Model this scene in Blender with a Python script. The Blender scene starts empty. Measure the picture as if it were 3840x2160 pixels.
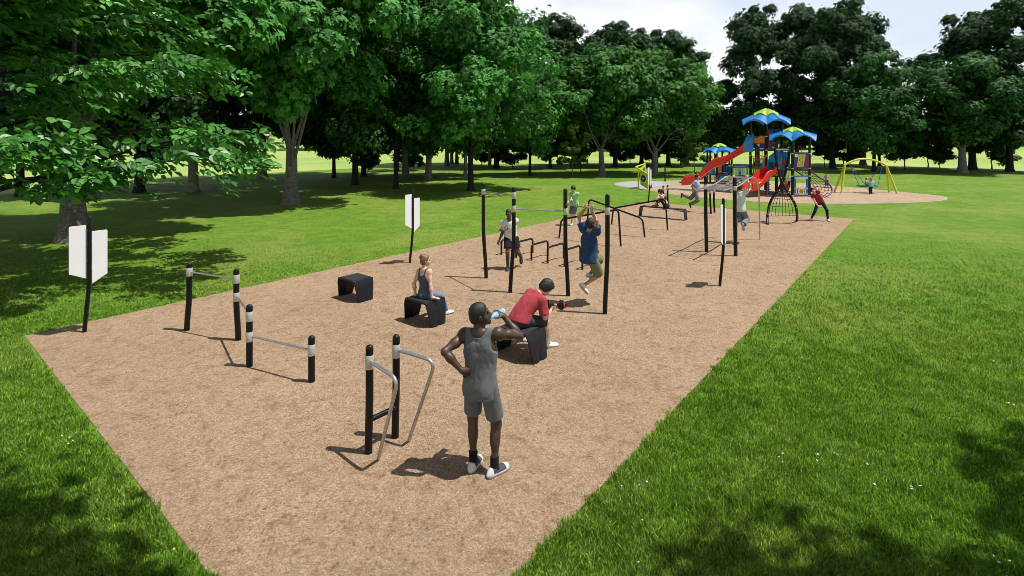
EXPOSURE = 0.24; SUN = 5.0; CLOUD = 16; SKYS = 0.062
import bpy, bmesh, math, random
import numpy as np
from mathutils import Vector, Matrix
random.seed(7); rng = np.random.default_rng(7)
scene = bpy.context.scene
COL = scene.collection
PI = math.pi
def rad(a): return math.radians(a)
def V(*a):
    return np.array(a[0] if len(a) == 1 else a, float)
def unit(a):
    a = np.asarray(a, float); n = np.linalg.norm(a); return a / n if n > 1e-9 else a
def lin(r, g, b):
    f = lambda c: (c / 255 / 12.92) if c <= 10 else ((c / 255 + .055) / 1.055) ** 2.4
    return (f(r), f(g), f(b), 1)

# ---------------------------------------------------------------- objects
def tag(o, label=None, cat=None, group=None, kind=None):
    if label: o['label'] = label
    if cat: o['category'] = cat
    if group: o['group'] = group
    if kind: o['kind'] = kind
    return o
def empty(name, loc=(0, 0, 0), rz=0, label=None, cat=None, group=None):
    o = bpy.data.objects.new(name, None); COL.objects.link(o)
    o.location = loc; o.rotation_euler = (0, 0, rz); o.empty_display_size = .2
    return tag(o, label, cat, group)
def copy_tree(o, parent=None):
    c = o.copy(); COL.objects.link(c)
    if parent is not None:
        c.parent = parent
    for ch in [x for x in bpy.data.objects if x.parent == o]:
        copy_tree(ch, c)
    return c
def mesh_np(name, verts, loops, starts, totals, mats, mi=None, smooth=True, sharp=None, attr=None):
    me = bpy.data.meshes.new(name)
    me.vertices.add(len(verts)); me.vertices.foreach_set('co', np.ascontiguousarray(verts, np.float32).ravel())
    me.loops.add(len(loops)); me.loops.foreach_set('vertex_index', np.ascontiguousarray(loops, np.int32))
    me.polygons.add(len(starts)); me.polygons.foreach_set('loop_start', np.ascontiguousarray(starts, np.int32))
    try: me.polygons.foreach_set('loop_total', np.ascontiguousarray(totals, np.int32))
    except Exception: pass
    for m in mats: me.materials.append(m)
    if mi is not None: me.polygons.foreach_set('material_index', np.ascontiguousarray(mi, np.int32))
    me.polygons.foreach_set('use_smooth', np.full(len(starts), bool(smooth)))
    me.update(calc_edges=True)
    if attr is not None:
        for k, a in attr.items():
            t = me.attributes.new(k, 'FLOAT', 'POINT'); t.data.foreach_set('value', np.ascontiguousarray(a, np.float32))
    if smooth and sharp: me.set_sharp_from_angle(angle=rad(sharp))
    return me
def link(name, me, parent=None):
    o = bpy.data.objects.new(name, me); COL.objects.link(o)
    if parent is not None: o.parent = parent
    return o
def quads(verts, q, name, mats, **k):
    q = np.asarray(q, np.int32)
    return mesh_np(name, verts, q.ravel(), np.arange(0, q.size, q.shape[1]), np.full(len(q), q.shape[1]), mats, **k)

class MB:
    def __init__(s): s.v = []; s.f = []; s.m = []
    def add(s, vs, fs, mi=0):
        o = len(s.v); s.v += [tuple(float(c) for c in p) for p in vs]
        s.f += [tuple(i + o for i in f) for f in fs]; s.m += [mi] * len(fs); return s
    def tube(s, pts, r, n=12, mi=0, cap=True, closed=False):
        pts = [V(p) for p in pts]; N = len(pts)
        rs = list(r) if hasattr(r, '__len__') else [r] * N
        tan = []
        for i in range(N):
            a = pts[i - 1] if (i > 0 or closed) else pts[i]; b = pts[(i + 1) % N] if (i < N - 1 or closed) else pts[i]
            tan.append(unit(b - a))
        ref = V(0, 0, 1) if abs(tan[0][2]) < .9 else V(1, 0, 0)
        u = unit(np.cross(tan[0], ref)); vs = []
        for i in range(N):
            u = unit(u - tan[i] * np.dot(u, tan[i])); w = np.cross(tan[i], u)
            for k in range(n):
                a = 2 * PI * k / n; vs.append(pts[i] + rs[i] * (math.cos(a) * u + math.sin(a) * w))
        fs = []
        for i in range(N if closed else N - 1):
            j = (i + 1) % N
            for k in range(n):
                fs.append((i * n + k, i * n + (k + 1) % n, j * n + (k + 1) % n, j * n + k))
        if cap and not closed:
            fs.append(tuple(range(n - 1, -1, -1))); fs.append(tuple((N - 1) * n + k for k in range(n)))
        return s.add(vs, fs, mi)
    def box(s, c, size, R=None, mi=0):
        R = np.eye(3) if R is None else np.asarray(R); c = V(c); h = V(size) / 2
        vs = [c + R @ (h * V(x, y, z)) for x in (-1, 1) for y in (-1, 1) for z in (-1, 1)]
        return s.add(vs, [(0, 1, 3, 2), (4, 6, 7, 5), (0, 4, 5, 1), (2, 3, 7, 6), (0, 2, 6, 4), (1, 5, 7, 3)], mi)
    def prism(s, poly, ext, mi=0):
        n = len(poly); ext = V(ext); vs = [V(p) for p in poly] + [V(p) + ext for p in poly]
        fs = [tuple(range(n - 1, -1, -1)), tuple(range(n, 2 * n))] + [(i, (i + 1) % n, n + (i + 1) % n, n + i) for i in range(n)]
        return s.add(vs, fs, mi)
    def lathe(s, prof, c=(0, 0, 0), R=None, n=16, mi=0):
        R = np.eye(3) if R is None else np.asarray(R); c = V(c); vs = []; fs = []
        for r, z in prof:
            for k in range(n):
                a = 2 * PI * k / n; vs.append(c + R @ V(r * math.cos(a), r * math.sin(a), z))
        for i in range(len(prof) - 1):
            for k in range(n): fs.append((i * n + k, i * n + (k + 1) % n, (i + 1) * n + (k + 1) % n, (i + 1) * n + k))
        fs.append(tuple(range(n - 1, -1, -1))); fs.append(tuple((len(prof) - 1) * n + k for k in range(n)))
        return s.add(vs, fs, mi)
    def ell(s, c, r, R=None, n=12, mi=0):
        prof = []
        R = np.eye(3) if R is None else np.asarray(R); c = V(c); vs = []; fs = []; m = max(5, n // 2)
        for i in range(m + 1):
            t = PI * i / m
            for k in range(n):
                a = 2 * PI * k / n; vs.append(c + R @ (V(r) * V(math.sin(t) * math.cos(a), math.sin(t) * math.sin(a), -math.cos(t))))
        for i in range(m):
            for k in range(n): fs.append((i * n + k, i * n + (k + 1) % n, (i + 1) * n + (k + 1) % n, (i + 1) * n + k))
        return s.add(vs, fs, mi)
    def mesh(s, name, mats, org=(0, 0, 0), sharp=38):
        mats = mats if isinstance(mats, (list, tuple)) else [mats]
        v = np.array(s.v) - V(org); tot = np.array([len(f) for f in s.f]); st = np.concatenate([[0], np.cumsum(tot)[:-1]])
        me = mesh_np(name, v, np.concatenate([np.array(f) for f in s.f]), st, tot, mats, mi=s.m, sharp=None)
        b = bmesh.new(); b.from_mesh(me); bmesh.ops.recalc_face_normals(b, faces=b.faces); b.to_mesh(me); b.free()
        if sharp: me.set_sharp_from_angle(angle=rad(sharp))
        return me
    def build(s, name, mats, parent=None, org=None, bevel=0, sharp=38):
        if org is None: org = parent.location if (parent is not None and parent.type == 'EMPTY') else (0, 0, 0)
        o = link(name, s.mesh(name, mats, org, sharp), parent)
        if bevel:
            b = o.modifiers.new('bevel', 'BEVEL'); b.width = bevel; b.segments = 2; b.limit_method = 'ANGLE'
        return o
def arc_path(pts, rad_, seg=5):
    """polyline with its inner corners rounded"""
    pts = [V(p) for p in pts]; out = [pts[0]]
    for i in range(1, len(pts) - 1):
        a, b, c = pts[i - 1], pts[i], pts[i + 1]
        d1, d2 = unit(a - b), unit(c - b); L = min(rad_, np.linalg.norm(a - b) * .48, np.linalg.norm(c - b) * .48)
        p, q = b + d1 * L, b + d2 * L
        for k in range(seg + 1):
            t = k / seg; out.append((1 - t) ** 2 * p + 2 * t * (1 - t) * b + t * t * q)
    out.append(pts[-1]); return out
def spline(pts, n=8):
    """Catmull-Rom through the points"""
    P = [V(p) for p in pts]; P = [2 * P[0] - P[1]] + P + [2 * P[-1] - P[-2]]; out = []
    for i in range(1, len(P) - 2):
        for k in range(n):
            t = k / n; a, b, c, d = P[i - 1:i + 3]
            out.append(.5 * (2 * b + (c - a) * t + (2 * a - 5 * b + 4 * c - d) * t * t + (3 * b - a - 3 * c + d) * t ** 3))
    out.append(P[-2]); return out

# ---------------------------------------------------------------- materials
class NT:
    def __init__(s, name):
        s.m = bpy.data.materials.new(name); s.m.use_nodes = True; s.t = s.m.node_tree; s.n = s.t.nodes; s.l = s.t.links
        s.b = s.n['Principled BSDF']; s.out = s.n['Material Output']
    def new(s, t, **k):
        n = s.n.new(t)
        for a, b in k.items():
            if a in n.inputs: n.inputs[a].default_value = b
            else: setattr(n, a, b)
        return n
    def noise(s, scale, detail=3, rough=.55, src='Object', dist=0, stretch=None):
        if src == 'Position': c = s.new('ShaderNodeNewGeometry').outputs['Position']
        else: c = s.new('ShaderNodeTexCoord').outputs[src]
        if stretch:
            mp = s.new('ShaderNodeMapping'); mp.inputs['Scale'].default_value = stretch; s.l.new(c, mp.inputs[0]); c = mp.outputs[0]
        n = s.new('ShaderNodeTexNoise', Scale=scale, Detail=detail, Roughness=rough, Distortion=dist)
        s.l.new(c, n.inputs['Vector']); return n.outputs['Fac']
    def ramp(s, fac, stops, interp='LINEAR'):
        r = s.new('ShaderNodeValToRGB'); cr = r.color_ramp; cr.interpolation = interp
        while len(cr.elements) < len(stops): cr.elements.new(.5)
        for e, (p, c) in zip(cr.elements, stops): e.position = p; e.color = c if len(c) == 4 else (*c, 1)
        s.l.new(fac, r.inputs[0]); return r.outputs[0]
    def mix(s, fac, a, b, mode='MIX'):
        m = s.new('ShaderNodeMix', data_type='RGBA', blend_type=mode)
        for i, x in ((0, fac), (6, a), (7, b)):
            if hasattr(x, 'is_linked') or hasattr(x, 'links'): s.l.new(x, m.inputs[i])
            else: m.inputs[i].default_value = x if i == 0 else (x if len(x) == 4 else (*x, 1))
        return m.outputs[2]
    def bump(s, h, strength, dist=.01):
        b = s.new('ShaderNodeBump', Strength=strength, Distance=dist); s.l.new(h, b.inputs['Height']); s.l.new(b.outputs[0], s.b.inputs['Normal']); return b
def g(v): return (v, v, v, 1)
def sc(c, k): return (c[0] * k, c[1] * k, c[2] * k, 1)
def M(name, col, rough=.5, metal=0, var=.12, vs=9, bump=0, bs=80, spec=.5, stretch=None, coat=0, fuzz=0):
    t = NT(name); n = t.noise(vs, 4, stretch=stretch)
    t.l.new(t.ramp(n, [(.3, sc(col, 1 - var)), (.7, sc(col, 1 + var))]), t.b.inputs['Base Color'])
    r = t.noise(vs * 2.3, 3)
    rr = t.ramp(r, [(.3, g(max(0, rough - .07))), (.7, g(min(1, rough + .07)))]); t.l.new(rr, t.b.inputs['Roughness'])
    t.b.inputs['Metallic'].default_value = metal; t.b.inputs['Specular IOR Level'].default_value = spec
    if coat: t.b.inputs['Coat Weight'].default_value = coat; t.b.inputs['Coat Roughness'].default_value = .15
    if fuzz: t.b.inputs['Sheen Weight'].default_value = fuzz
    if bump: t.bump(t.noise(bs, 4), bump, .004)
    return t.m
def cloth(name, col, bump=.5, rough=.85, var=.15):
    t = NT(name); n = t.noise(14, 4, dist=.6)
    t.l.new(t.ramp(n, [(.3, sc(col, 1 - var)), (.7, sc(col, 1 + var))]), t.b.inputs['Base Color'])
    t.b.inputs['Roughness'].default_value = rough; t.b.inputs['Sheen Weight'].default_value = .05; t.b.inputs['Specular IOR Level'].default_value = .2
    w = t.noise(6, 2, .45, dist=.9, stretch=(1.3, 1.3, .8)); t.bump(w, bump * .55, .045); return t.m
BLACK = M('black_powder_coat', (.0045, .0048, .0065), .36, bump=.15, bs=350, var=.2, spec=.28)
BLACKP = M('black_moulded_plastic', (.006, .0068, .0105), .42, bump=.35, bs=260, var=.25, spec=.3)
STEEL = M('brushed_steel', (.46, .46, .47), .38, .85, var=.12, vs=30, bump=.1)
COLLAR = M('cast_aluminium_collar', (.50, .49, .46), .5, .35, var=.12, vs=20, bump=.2)
WHITEP = M('white_sign_sheet', (.74, .74, .78), .45, var=.02, vs=3)
GREYM = M('grey_metal', (.12, .12, .13), .5, .3)
BLUE = M('blue_plastic', (.012, .24, .60), .4, coat=.15, bump=.1, bs=40)
BLUEM = M('blue_painted_steel', (.012, .14, .36), .4)
RED = M('red_plastic', (.72, .022, .008), .36, coat=.2, bump=.12, bs=30)
REDM = M('red_painted_steel', (.50, .02, .02), .4)
LIME = M('lime_plastic', (.36, .60, .045), .45)
LIMEM = M('lime_painted_steel', (.52, .56, .012), .4)
ORANGE = M('orange_plastic', (.75, .22, .015), .4)
PURPLE = M('purple_plastic', (.10, .012, .22), .4)
PURPLEM = M('purple_painted_steel', (.11, .012, .20), .4)
DECK = M('grey_coated_deck', (.045, .045, .055), .6, bump=.3, bs=120)
ROPE = M('black_rope', (.012, .012, .013), .8, bump=.5, bs=300)
ROPEB = M('blue_rope', (.012, .05, .42), .8, bump=.5, bs=300)
GREENM = M('green_ring', (.01, .12, .05), .6)
MAROON = M('maroon_panel', (.14, .012, .04), .5)
YELLOW = M('yellow_sticker', (.62, .42, .02), .5)
def skin(name, col):
    t = NT(name); n = t.noise(22, 4)
    t.l.new(t.ramp(n, [(.3, sc(col, .86)), (.7, sc(col, 1.12))]), t.b.inputs['Base Color'])
    t.b.inputs['Roughness'].default_value = .48
    t.b.inputs['Subsurface Weight'].default_value = .08; t.b.inputs['Subsurface Radius'].default_value = (.02, .008, .004)
    t.bump(t.noise(180, 3), .12, .003); return t.m
def moulded(name, col, k=.35):
    m = M(name, col, .4, coat=.12, bump=.1, bs=40); t = m.node_tree; b = t.nodes['Principled BSDF']; tr = t.nodes.new('ShaderNodeBsdfTranslucent'); tr.inputs[0].default_value = sc(col, 1.3)
    x = t.nodes.new('ShaderNodeMixShader'); x.inputs[0].default_value = k; t.links.new(b.outputs[0], x.inputs[1]); t.links.new(tr.outputs[0], x.inputs[2]); t.links.new(x.outputs[0], t.nodes['Material Output'].inputs[0]); return m
ROOFB = moulded('blue_roof_plastic', (.015, .25, .62)); ROOFL = moulded('lime_roof_plastic', (.42, .64, .075))
SK_DARK = skin('dark_brown_skin', (.060, .030, .020)); SK_DARK2 = skin('brown_skin', (.085, .042, .026))
SK_LIGHT = skin('light_skin', (.58, .36, .26)); SK_TAN = skin('tan_skin', (.42, .23, .15))
HAIRB = M('black_hair', (.007, .006, .006), .5, bump=1, bs=240, var=.4, vs=60); HAIRBR = M('dark_brown_hair', (.022, .011, .007), .5, bump=1, bs=200, var=.4, vs=50)
HAIRA = M('auburn_hair', (.165, .092, .045), .45, bump=1, bs=180, var=.4, vs=50, stretch=(1, 1, .3)); HAIRL = M('light_hair', (.32, .17, .08), .5, bump=1, bs=180, var=.4, vs=50)
EYE = M('eye_dark', (.012, .008, .006), .15); LIP = M('lip', (.22, .06, .05), .5)
SHOE_W = M('white_shoe', (.66, .66, .68), .55, bump=.3); SHOE_S = M('shoe_sole', (.36, .37, .38), .6); SHOE_D = M('dark_shoe', (.018, .019, .026), .6)
# ---------------------------------------------------------------- figures: one continuous surface from a distance field
class SDF:
    def __init__(s): s.p = []
    def cone(s, a, b, ra, rb, k=.03, cuts=(), op='u'):
        a, b = V(a), V(b); R = max(ra, rb)
        s.p.append(('c', np.minimum(a, b) - R, np.maximum(a, b) + R, (a, b, ra, rb), k, cuts, op)); return s
    def ell(s, c, r, R=None, k=.03, cuts=(), op='u'):
        c, r = V(c), V(r); R = np.eye(3) if R is None else R; e = np.sqrt((R * r) ** 2 @ np.ones(3))
        s.p.append(('e', c - e, c + e, (c, r, R), k, cuts, op)); return s
    def cut(s, p, n): s.p.append(('h', None, None, (V(p), unit(n)), 0, (), 's')); return s
    def mesh(s, h):
        adds = [p for p in s.p if p[6] == 'u']
        lo = np.min([p[1] for p in adds], 0) - 3.2 * h - .012; hi = np.max([p[2] for p in adds], 0) + 3.2 * h + .012
        n = np.ceil((hi - lo) / h).astype(int) + 1; F = np.full(n, .5, np.float32)
        ax = [(lo[i] + h * np.arange(n[i])).astype(np.float32) for i in range(3)]
        def grid(sl): return ax[0][sl[0]][:, None, None], ax[1][sl[1]][None, :, None], ax[2][sl[2]][None, None, :]
        for typ, a, b, par, k, cuts, op in s.p:
            if typ == 'h': sl = tuple(slice(0, x) for x in n)
            else:
                m = k + 2.5 * h; i0 = np.clip(np.floor((a - m - lo) / h).astype(int), 0, n); i1 = np.clip(np.ceil((b + m - lo) / h).astype(int) + 1, 0, n)
                sl = tuple(slice(i0[i], i1[i]) for i in range(3))
                if any(i1[i] <= i0[i] for i in range(3)): continue
            X, Y, Z = grid(sl)
            if typ == 'c':
                p, q, ra, rb = par; d = q - p; L = max(float(d @ d), 1e-9)
                t = np.clip(((X - p[0]) * d[0] + (Y - p[1]) * d[1] + (Z - p[2]) * d[2]) / L, 0, 1)
                D = np.sqrt((X - p[0] - t * d[0]) ** 2 + (Y - p[1] - t * d[1]) ** 2 + (Z - p[2] - t * d[2]) ** 2) - (ra + (rb - ra) * t)
            elif typ == 'e':
                c, r, R = par; U = [((X - c[0]) * R[0, i] + (Y - c[1]) * R[1, i] + (Z - c[2]) * R[2, i]) for i in range(3)]
                k0 = np.sqrt(sum((U[i] / r[i]) ** 2 for i in range(3))); k1 = np.sqrt(sum((U[i] / r[i] ** 2) ** 2 for i in range(3)))
                D = k0 * (k0 - 1) / np.maximum(k1, 1e-6)
            else:
                p, nn = par; D = -((X - p[0]) * nn[0] + (Y - p[1]) * nn[1] + (Z - p[2]) * nn[2])
            for p, nn in cuts:
                nn = unit(nn); D = np.maximum(D, (X - p[0]) * nn[0] + (Y - p[1]) * nn[1] + (Z - p[2]) * nn[2])
            B = F[sl]
            if op == 'u':
                if k > 0:
                    w = np.maximum(k - np.abs(B - D), 0) / k; F[sl] = np.minimum(B, D) - w * w * k * .25
                else: F[sl] = np.minimum(B, D)
            else:
                D = -D
                if k > 0:
                    w = np.maximum(k - np.abs(B - D), 0) / k; F[sl] = np.maximum(B, D) + w * w * k * .25
                else: F[sl] = np.maximum(B, D)
        return surface_nets(F, lo, h)
def surface_nets(F, lo, h):
    n = np.array(F.shape); cn = n - 1; S = F < 0
    strides = np.array([cn[1] * cn[2], cn[2], 1]); tot = int(np.prod(cn)); ids = []; pos = []; edges = []
    for a in range(3):
        i0 = [slice(None)] * 3; i1 = [slice(None)] * 3; i0[a] = slice(0, -1); i1[a] = slice(1, None)
        m = S[tuple(i0)] != S[tuple(i1)]; e = np.argwhere(m)
        if not len(e): continue
        e2 = e.copy(); e2[:, a] += 1
        f0 = F[e[:, 0], e[:, 1], e[:, 2]]; f1 = F[e2[:, 0], e2[:, 1], e2[:, 2]]; t = f0 / (f0 - f1)
        p = e.astype(np.float32); p[:, a] += t
        b, c = (a + 1) % 3, (a + 2) % 3; cell = []
        for db, dc in ((-1, -1), (0, -1), (0, 0), (-1, 0)):
            q = e.copy(); q[:, b] += db; q[:, c] += dc; cell.append(q)
        ok = (e[:, b] > 0) & (e[:, c] > 0) & (e[:, b] < cn[b]) & (e[:, c] < cn[c])
        lin_ = [(q[ok] * strides).sum(1) for q in cell]
        for L in lin_: ids.append(L); pos.append(p[ok])
        qd = np.stack(lin_, 1); flip = f0[ok] < 0
        qd[~flip] = qd[~flip][:, ::-1]; edges.append(qd)
    ids = np.concatenate(ids); pos = np.concatenate(pos); q = np.concatenate(edges)
    uq, inv = np.unique(ids, return_inverse=True); cnt = np.bincount(inv)
    v = np.stack([np.bincount(inv, pos[:, i]) / cnt for i in range(3)], 1) * h + lo
    return v, np.searchsorted(uq, q)
def R3(pitch=0, roll=0, yaw=0):
    return np.array(Matrix.Rotation(rad(yaw), 3, 'Z') @ Matrix.Rotation(rad(-pitch), 3, 'X') @ Matrix.Rotation(rad(roll), 3, 'Y'))
def ik(a, t, l1, l2, pole):
    a, t = V(a), V(t); d = t - a; L = np.linalg.norm(d); u = d / max(L, 1e-6)
    if L > (l1 + l2) * .995: L = (l1 + l2) * .995; t = a + u * L
    x = (l1 * l1 - l2 * l2 + L * L) / (2 * L); hgt = math.sqrt(max(l1 * l1 - x * x, 0))
    p = V(pole); p = unit(p - u * (p @ u)); return a + u * x + p * hgt, t

def person(label, loc, rz, h, pz, wear, skin_m, hair=None, vox=.011, hs=1.0, bw=1.0, female=False, beard=None, curl=None, group=None):
    root = empty('person', loc, rz, label, 'person', group)
    s = h / 1.78; o = lambda *a: V(a) * s
    Rp, Rc, Rh = (R3(*pz.get(k, (0, 0, 0))) for k in ('pr', 'cr', 'hr'))
    P = V(pz['pel']); W = P + Rp @ o(0, 0, .10); C = W + Rc @ o(0, .005, .20); N = W + Rc @ o(0, -.02, .405)
    H = N + .5 * (Rc + Rh) @ o(0, .025, .11) + Rh @ o(0, .005, .075 * hs)
    sw = (.155 if female else .178) * (1 + (bw - 1) * .4)
    Sh = {k: W + Rc @ o(x * sw, -.012, .355) for k, x in (('L', -1), ('R', 1))}
    for k in 'LR':
        if 'sh' + k in pz: Sh[k] = Sh[k] + V(pz['sh' + k])
    Hp = {k: P + Rp @ o(x * .092, 0, -.02) for k, x in (('L', -1), ('R', 1))}
    al = (.29 * s, .255 * s); ll = (.445 * s, .42 * s)
    El = {}; Wr = {}; Kn = {}; An = {}
    for k in 'LR':
        a = pz['arm' + k]; El[k], Wr[k] = ik(Sh[k], a[0], al[0], al[1], a[1])
        a = pz['leg' + k]; Kn[k], An[k] = ik(Hp[k], a[0], ll[0], ll[1], a[1])
    q = s * (1 + (bw - 1) * .6)
    def torso(B, e=0, k=.05, lowpel=True):
        B.ell(P + Rp @ o(0, -.008, .0), V(.158 + (.012 if female else 0), .112, .125) * s + e, Rp, k)
        B.ell(W + .5 * (Rp + Rc) @ o(0, .0, .03), V(.128 if female else .138, .098, .15) * q + e, Rc, k)
        B.ell(C + Rc @ o(0, 0, .01), V(.148 if female else .168, .108, .19) * q + e, Rc, k)
        for x in (-1, 1): B.ell(C + Rc @ o(x * .09, -.035, .06), V(.085, .075, .12) * q + e, Rc, .05)
        if female:
            for x in (-1, 1): B.ell(C + Rc @ o(x * .07, .085, .01), V(.06, .055, .06) * s + e, Rc, .04)
        for k_ in 'LR':
            B.cone(N + Rc @ o(0, -.01, -.012), Sh[k_] + Rc @ o(0, 0, .005), .050 * q + e * .55, .053 * q + e * .6, .045)
        if pz.get('butt', 1):
            for x in (-1, 1): B.ell(P + Rp @ o(x * .07, -.05, -.045), V(.085, .085, .09) * s + e, Rp, .04)
    def arm(B, k, e=0, f=1.0, loose=0, cut=True, fore=0):
        a, b = Sh[k], El[k]; c = a + (b - a) * f; cuts = [(c, b - a)] if cut else []
        r0, r1 = .056 * q + e, (.046 * q * (1 - f) + .041 * q * f) + e + loose
        B.ell(a + (b - a) * .12, V(.055, .055, .06) * q + e * .7, None, .035)
        B.cone(a, c + (unit(b - a) * .03 if cut else 0), r0, r1, .03, cuts)
    body = SDF(); torso(body)
    for k, sg in (('L', -1), ('R', 1)):
        a, b, c = Sh[k], El[k], Wr[k]
        body.ell(a + (b - a) * .1, V(.058, .058, .068) * q, None, .04)
        body.cone(a, b, .049 * q, .038 * q, .03); m = a + (b - a) * .5
        fd = unit(c - b); bul = unit(fd - unit(b - a) * (fd @ unit(b - a)) + 1e-6)
        body.ell(m + bul * .012 * s, V(.043, .043, .043) * q, None, .05)
        body.cone(b, b + (c - b) * .35, .037 * q, .041 * q, .02); body.cone(b + (c - b) * .3, c, .041 * q, .026 * s, .03)
        # hand
        hp = pz.get('hand' + k, {}); f = unit(hp.get('f', fd)); nrm = V(hp.get('n', (0, 0, -1))); nrm = unit(nrm - f * (nrm @ f)); cu = hp.get('curl', 25)
        t = np.cross(nrm, f) * (-sg); Rm = np.stack([t, nrm, f], 1)
        body.ell(c + f * .052 * s, V(.041, .018, .06) * s, Rm, .02); body.cone(c, c + f * .03 * s, .025 * s, .026 * s, .02)
        for i, Lf in enumerate((.074, .082, .076, .060)):
            p = c + f * (.092 - (.006 if i in (0, 3) else 0)) * s + t * (.031 - .0207 * i) * s; ang = rad(cu * .6 + i * 3)
            for j, fr in enumerate((.46, .31, .23)):
                d = math.cos(ang) * f + math.sin(ang) * nrm; p2 = p + d * Lf * fr * s
                body.cone(p, p2, (.0098 - .0009 * j) * s, (.0092 - .0009 * j) * s, .005); p = p2; ang += rad(cu * (1.0 if j == 0 else .7))
        p = c + f * .028 * s + t * .03 * s; tn = hp.get('tn', .35)
        p2 = p + unit(f * .62 + t * .72 + nrm * tn) * .042 * s; p3 = p2 + unit(f * .85 + t * .25 + nrm * (tn + .15)) * .032 * s
        body.cone(p - t * .008 * s, p2, .0135 * s, .0115 * s, .012); body.cone(p2, p3, .0112 * s, .009 * s, .005)
        # leg
        a, b, c = Hp[k], Kn[k], An[k]
        fw = pz['leg' + k][1]
        body.cone(a, b, .082 * q, .053 * q, .04); body.ell(b, V(.053, .053, .06) * s, None, .03)
        sh = unit(c - b); back = -unit(V(fw) - sh * (V(fw) @ sh))
        body.cone(b, c, .046 * s, .033 * s, .02); body.ell(b + (c - b) * .3 + back * .016 * s, V(.05, .05, .115) * q, frame(sh), .04)
        ft = pz['leg' + k][2] if len(pz['leg' + k]) > 2 else (0, 1, 0); td = unit(ft)
        up = V(pz['leg' + k][3]) if len(pz['leg' + k]) > 3 else -sh; up = unit(up - td * (up @ td))
        Rf = np.stack([np.cross(td, up), td, up], 1)
        body.ell(c + td * .06 * s - up * .04 * s, V(.036, .11, .026) * s, Rf, .03)
        pz['_f' + k] = (td, up, Rf)
    # neck and head
    Hh = hs * s; oh = lambda *a: V(a) * Hh
    body.cone(N - Rc @ o(0, 0, .03), H + Rh @ oh(0, -.03, -.05), .058 * q, .052 * q if not female else .044 * s, .035)
    body.ell(H + Rh @ oh(0, -.014, .025), oh(.077, .098, .1), Rh, .02)
    body.ell(H + Rh @ oh(0, .03, -.045), oh(.06, .066, .078), Rh, .03)
    body.ell(H + Rh @ oh(0, .072, -.098), oh(.026, .022, .02), Rh, .025)
    for x in (-1, 1):
        body.ell(H + Rh @ oh(x * .043, .05, -.035), oh(.026, .03, .03), Rh, .02)
        body.ell(H + Rh @ oh(x * .034, .1, .008), oh(.017, .016, .012), Rh, .012, op='s')
        body.ell(H + Rh @ oh(x * .08, -.012, -.012), oh(.011, .022, .034), Rh @ R3(0, 0, x * -18), .008)
        body.ell(H + Rh @ oh(x * .03, .086, .03), oh(.026, .012, .008), Rh, .012)
    body.cone(H + Rh @ oh(0, .09, .01), H + Rh @ oh(0, .112, -.028), .009 * Hh, .014 * Hh, .012)
    for x in (-1, 1): body.ell(H + Rh @ oh(x * .012, .1, -.032), oh(.01, .012, .009), Rh, .008)
    body.ell(H + Rh @ oh(0, .091, -.056), oh(.026, .012, .009), Rh, .006); body.ell(H + Rh @ oh(0, .089, -.07), oh(.022, .012, .009), Rh, .006)
    v, qd = body.mesh(vox)
    # lips carry their own colour
    cen = v[qd].mean(1); lc = H + Rh @ oh(0, .095, -.063); dl = (cen - lc) @ Rh / oh(.028, .02, .016); mi = ((dl ** 2).sum(1) < 1).astype(np.int32)
    b = link('body', quads(v, qd, 'body', [skin_m, LIP if skin_m not in (SK_DARK, SK_DARK2) else skin_m], mi=mi), root)
    for x in (-1, 1):
        e = MB(); e.ell(H + Rh @ oh(x * .033, .083, .006), oh(.0135, .008, .0085), Rh, 10); e.build('eye', EYE, root, org=(0, 0, 0))
    # clothes
    def emit(name, S, mats, mi=None, vx=None, par=root):
        v, qd = S.mesh(vx or vox)
        m = mi(v[qd].mean(1)) if mi else None
        return link(name, quads(v, qd, name, mats if isinstance(mats, list) else [mats], mi=m), par)
    for w in wear:
        name, typ, mat = w[:3]; a = w[3] if len(w) > 3 else {}; S = SDF(); e = a.get('e', .017) * s
        if typ in ('tee', 'tank', 'bra'):
            torso(S, e, .05)
            if a.get('loose'):
                for x in (-1, 1): S.cone(P + Rp @ o(x * .054, -.034, a.get('hem', -.07) - .06), W + Rc @ o(x * .048, -.006, .14), .116 * q * a['loose'] + e, .098 * q * a['loose'] + e, .06)
            if typ == 'tee':
                for k in 'LR': arm(S, k, e + .006 * s, a.get('sl', .6), .02 * s)
                S.cone(N + Rc @ o(0, .0, .0), N + (H - N) * .8, .060 * s, .075 * s, 0, op='s'); S.ell(N + Rc @ o(0, .06, .01), o(.062, .075, .055), Rc, 0, op='s')
            if typ == 'tank':
                for k, x in (('L', -1), ('R', 1)):
                    S.ell(Sh[k] + Rc @ o(x * .022, 0, -.045), o(.068, .2, .135), Rc, .008, op='s')
                S.ell(N + Rc @ o(0, .02, .02), o(.088, .15, .075), Rc, .01, op='s')
                if a.get('scoop'): S.ell(N + Rc @ o(0, -.1, -.03), o(.075, .12, .11), Rc, .01, op='s')
            if typ == 'bra':
                for k, x in (('L', -1), ('R', 1)): S.ell(Sh[k] + Rc @ o(x * .02, 0, -.03), o(.075, .2, .11), Rc, .008, op='s')
                S.ell(N + Rc @ o(0, 0, .0), o(.07, .2, .12), Rc, .01, op='s')
                S.cut(C + Rc @ o(0, 0, -.07), Rc @ V(0, 0, -1))
            else:
                S.cut(P + Rp @ o(0, 0, a.get('hem', -.07)), Rp @ V(0, a.get('tilt', 0), -1))
        elif typ in ('shorts', 'pants'):
            S.ell(P + Rp @ o(0, -.005, .0), V(.16, .118, .13) * s + e, Rp, .04)
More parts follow.
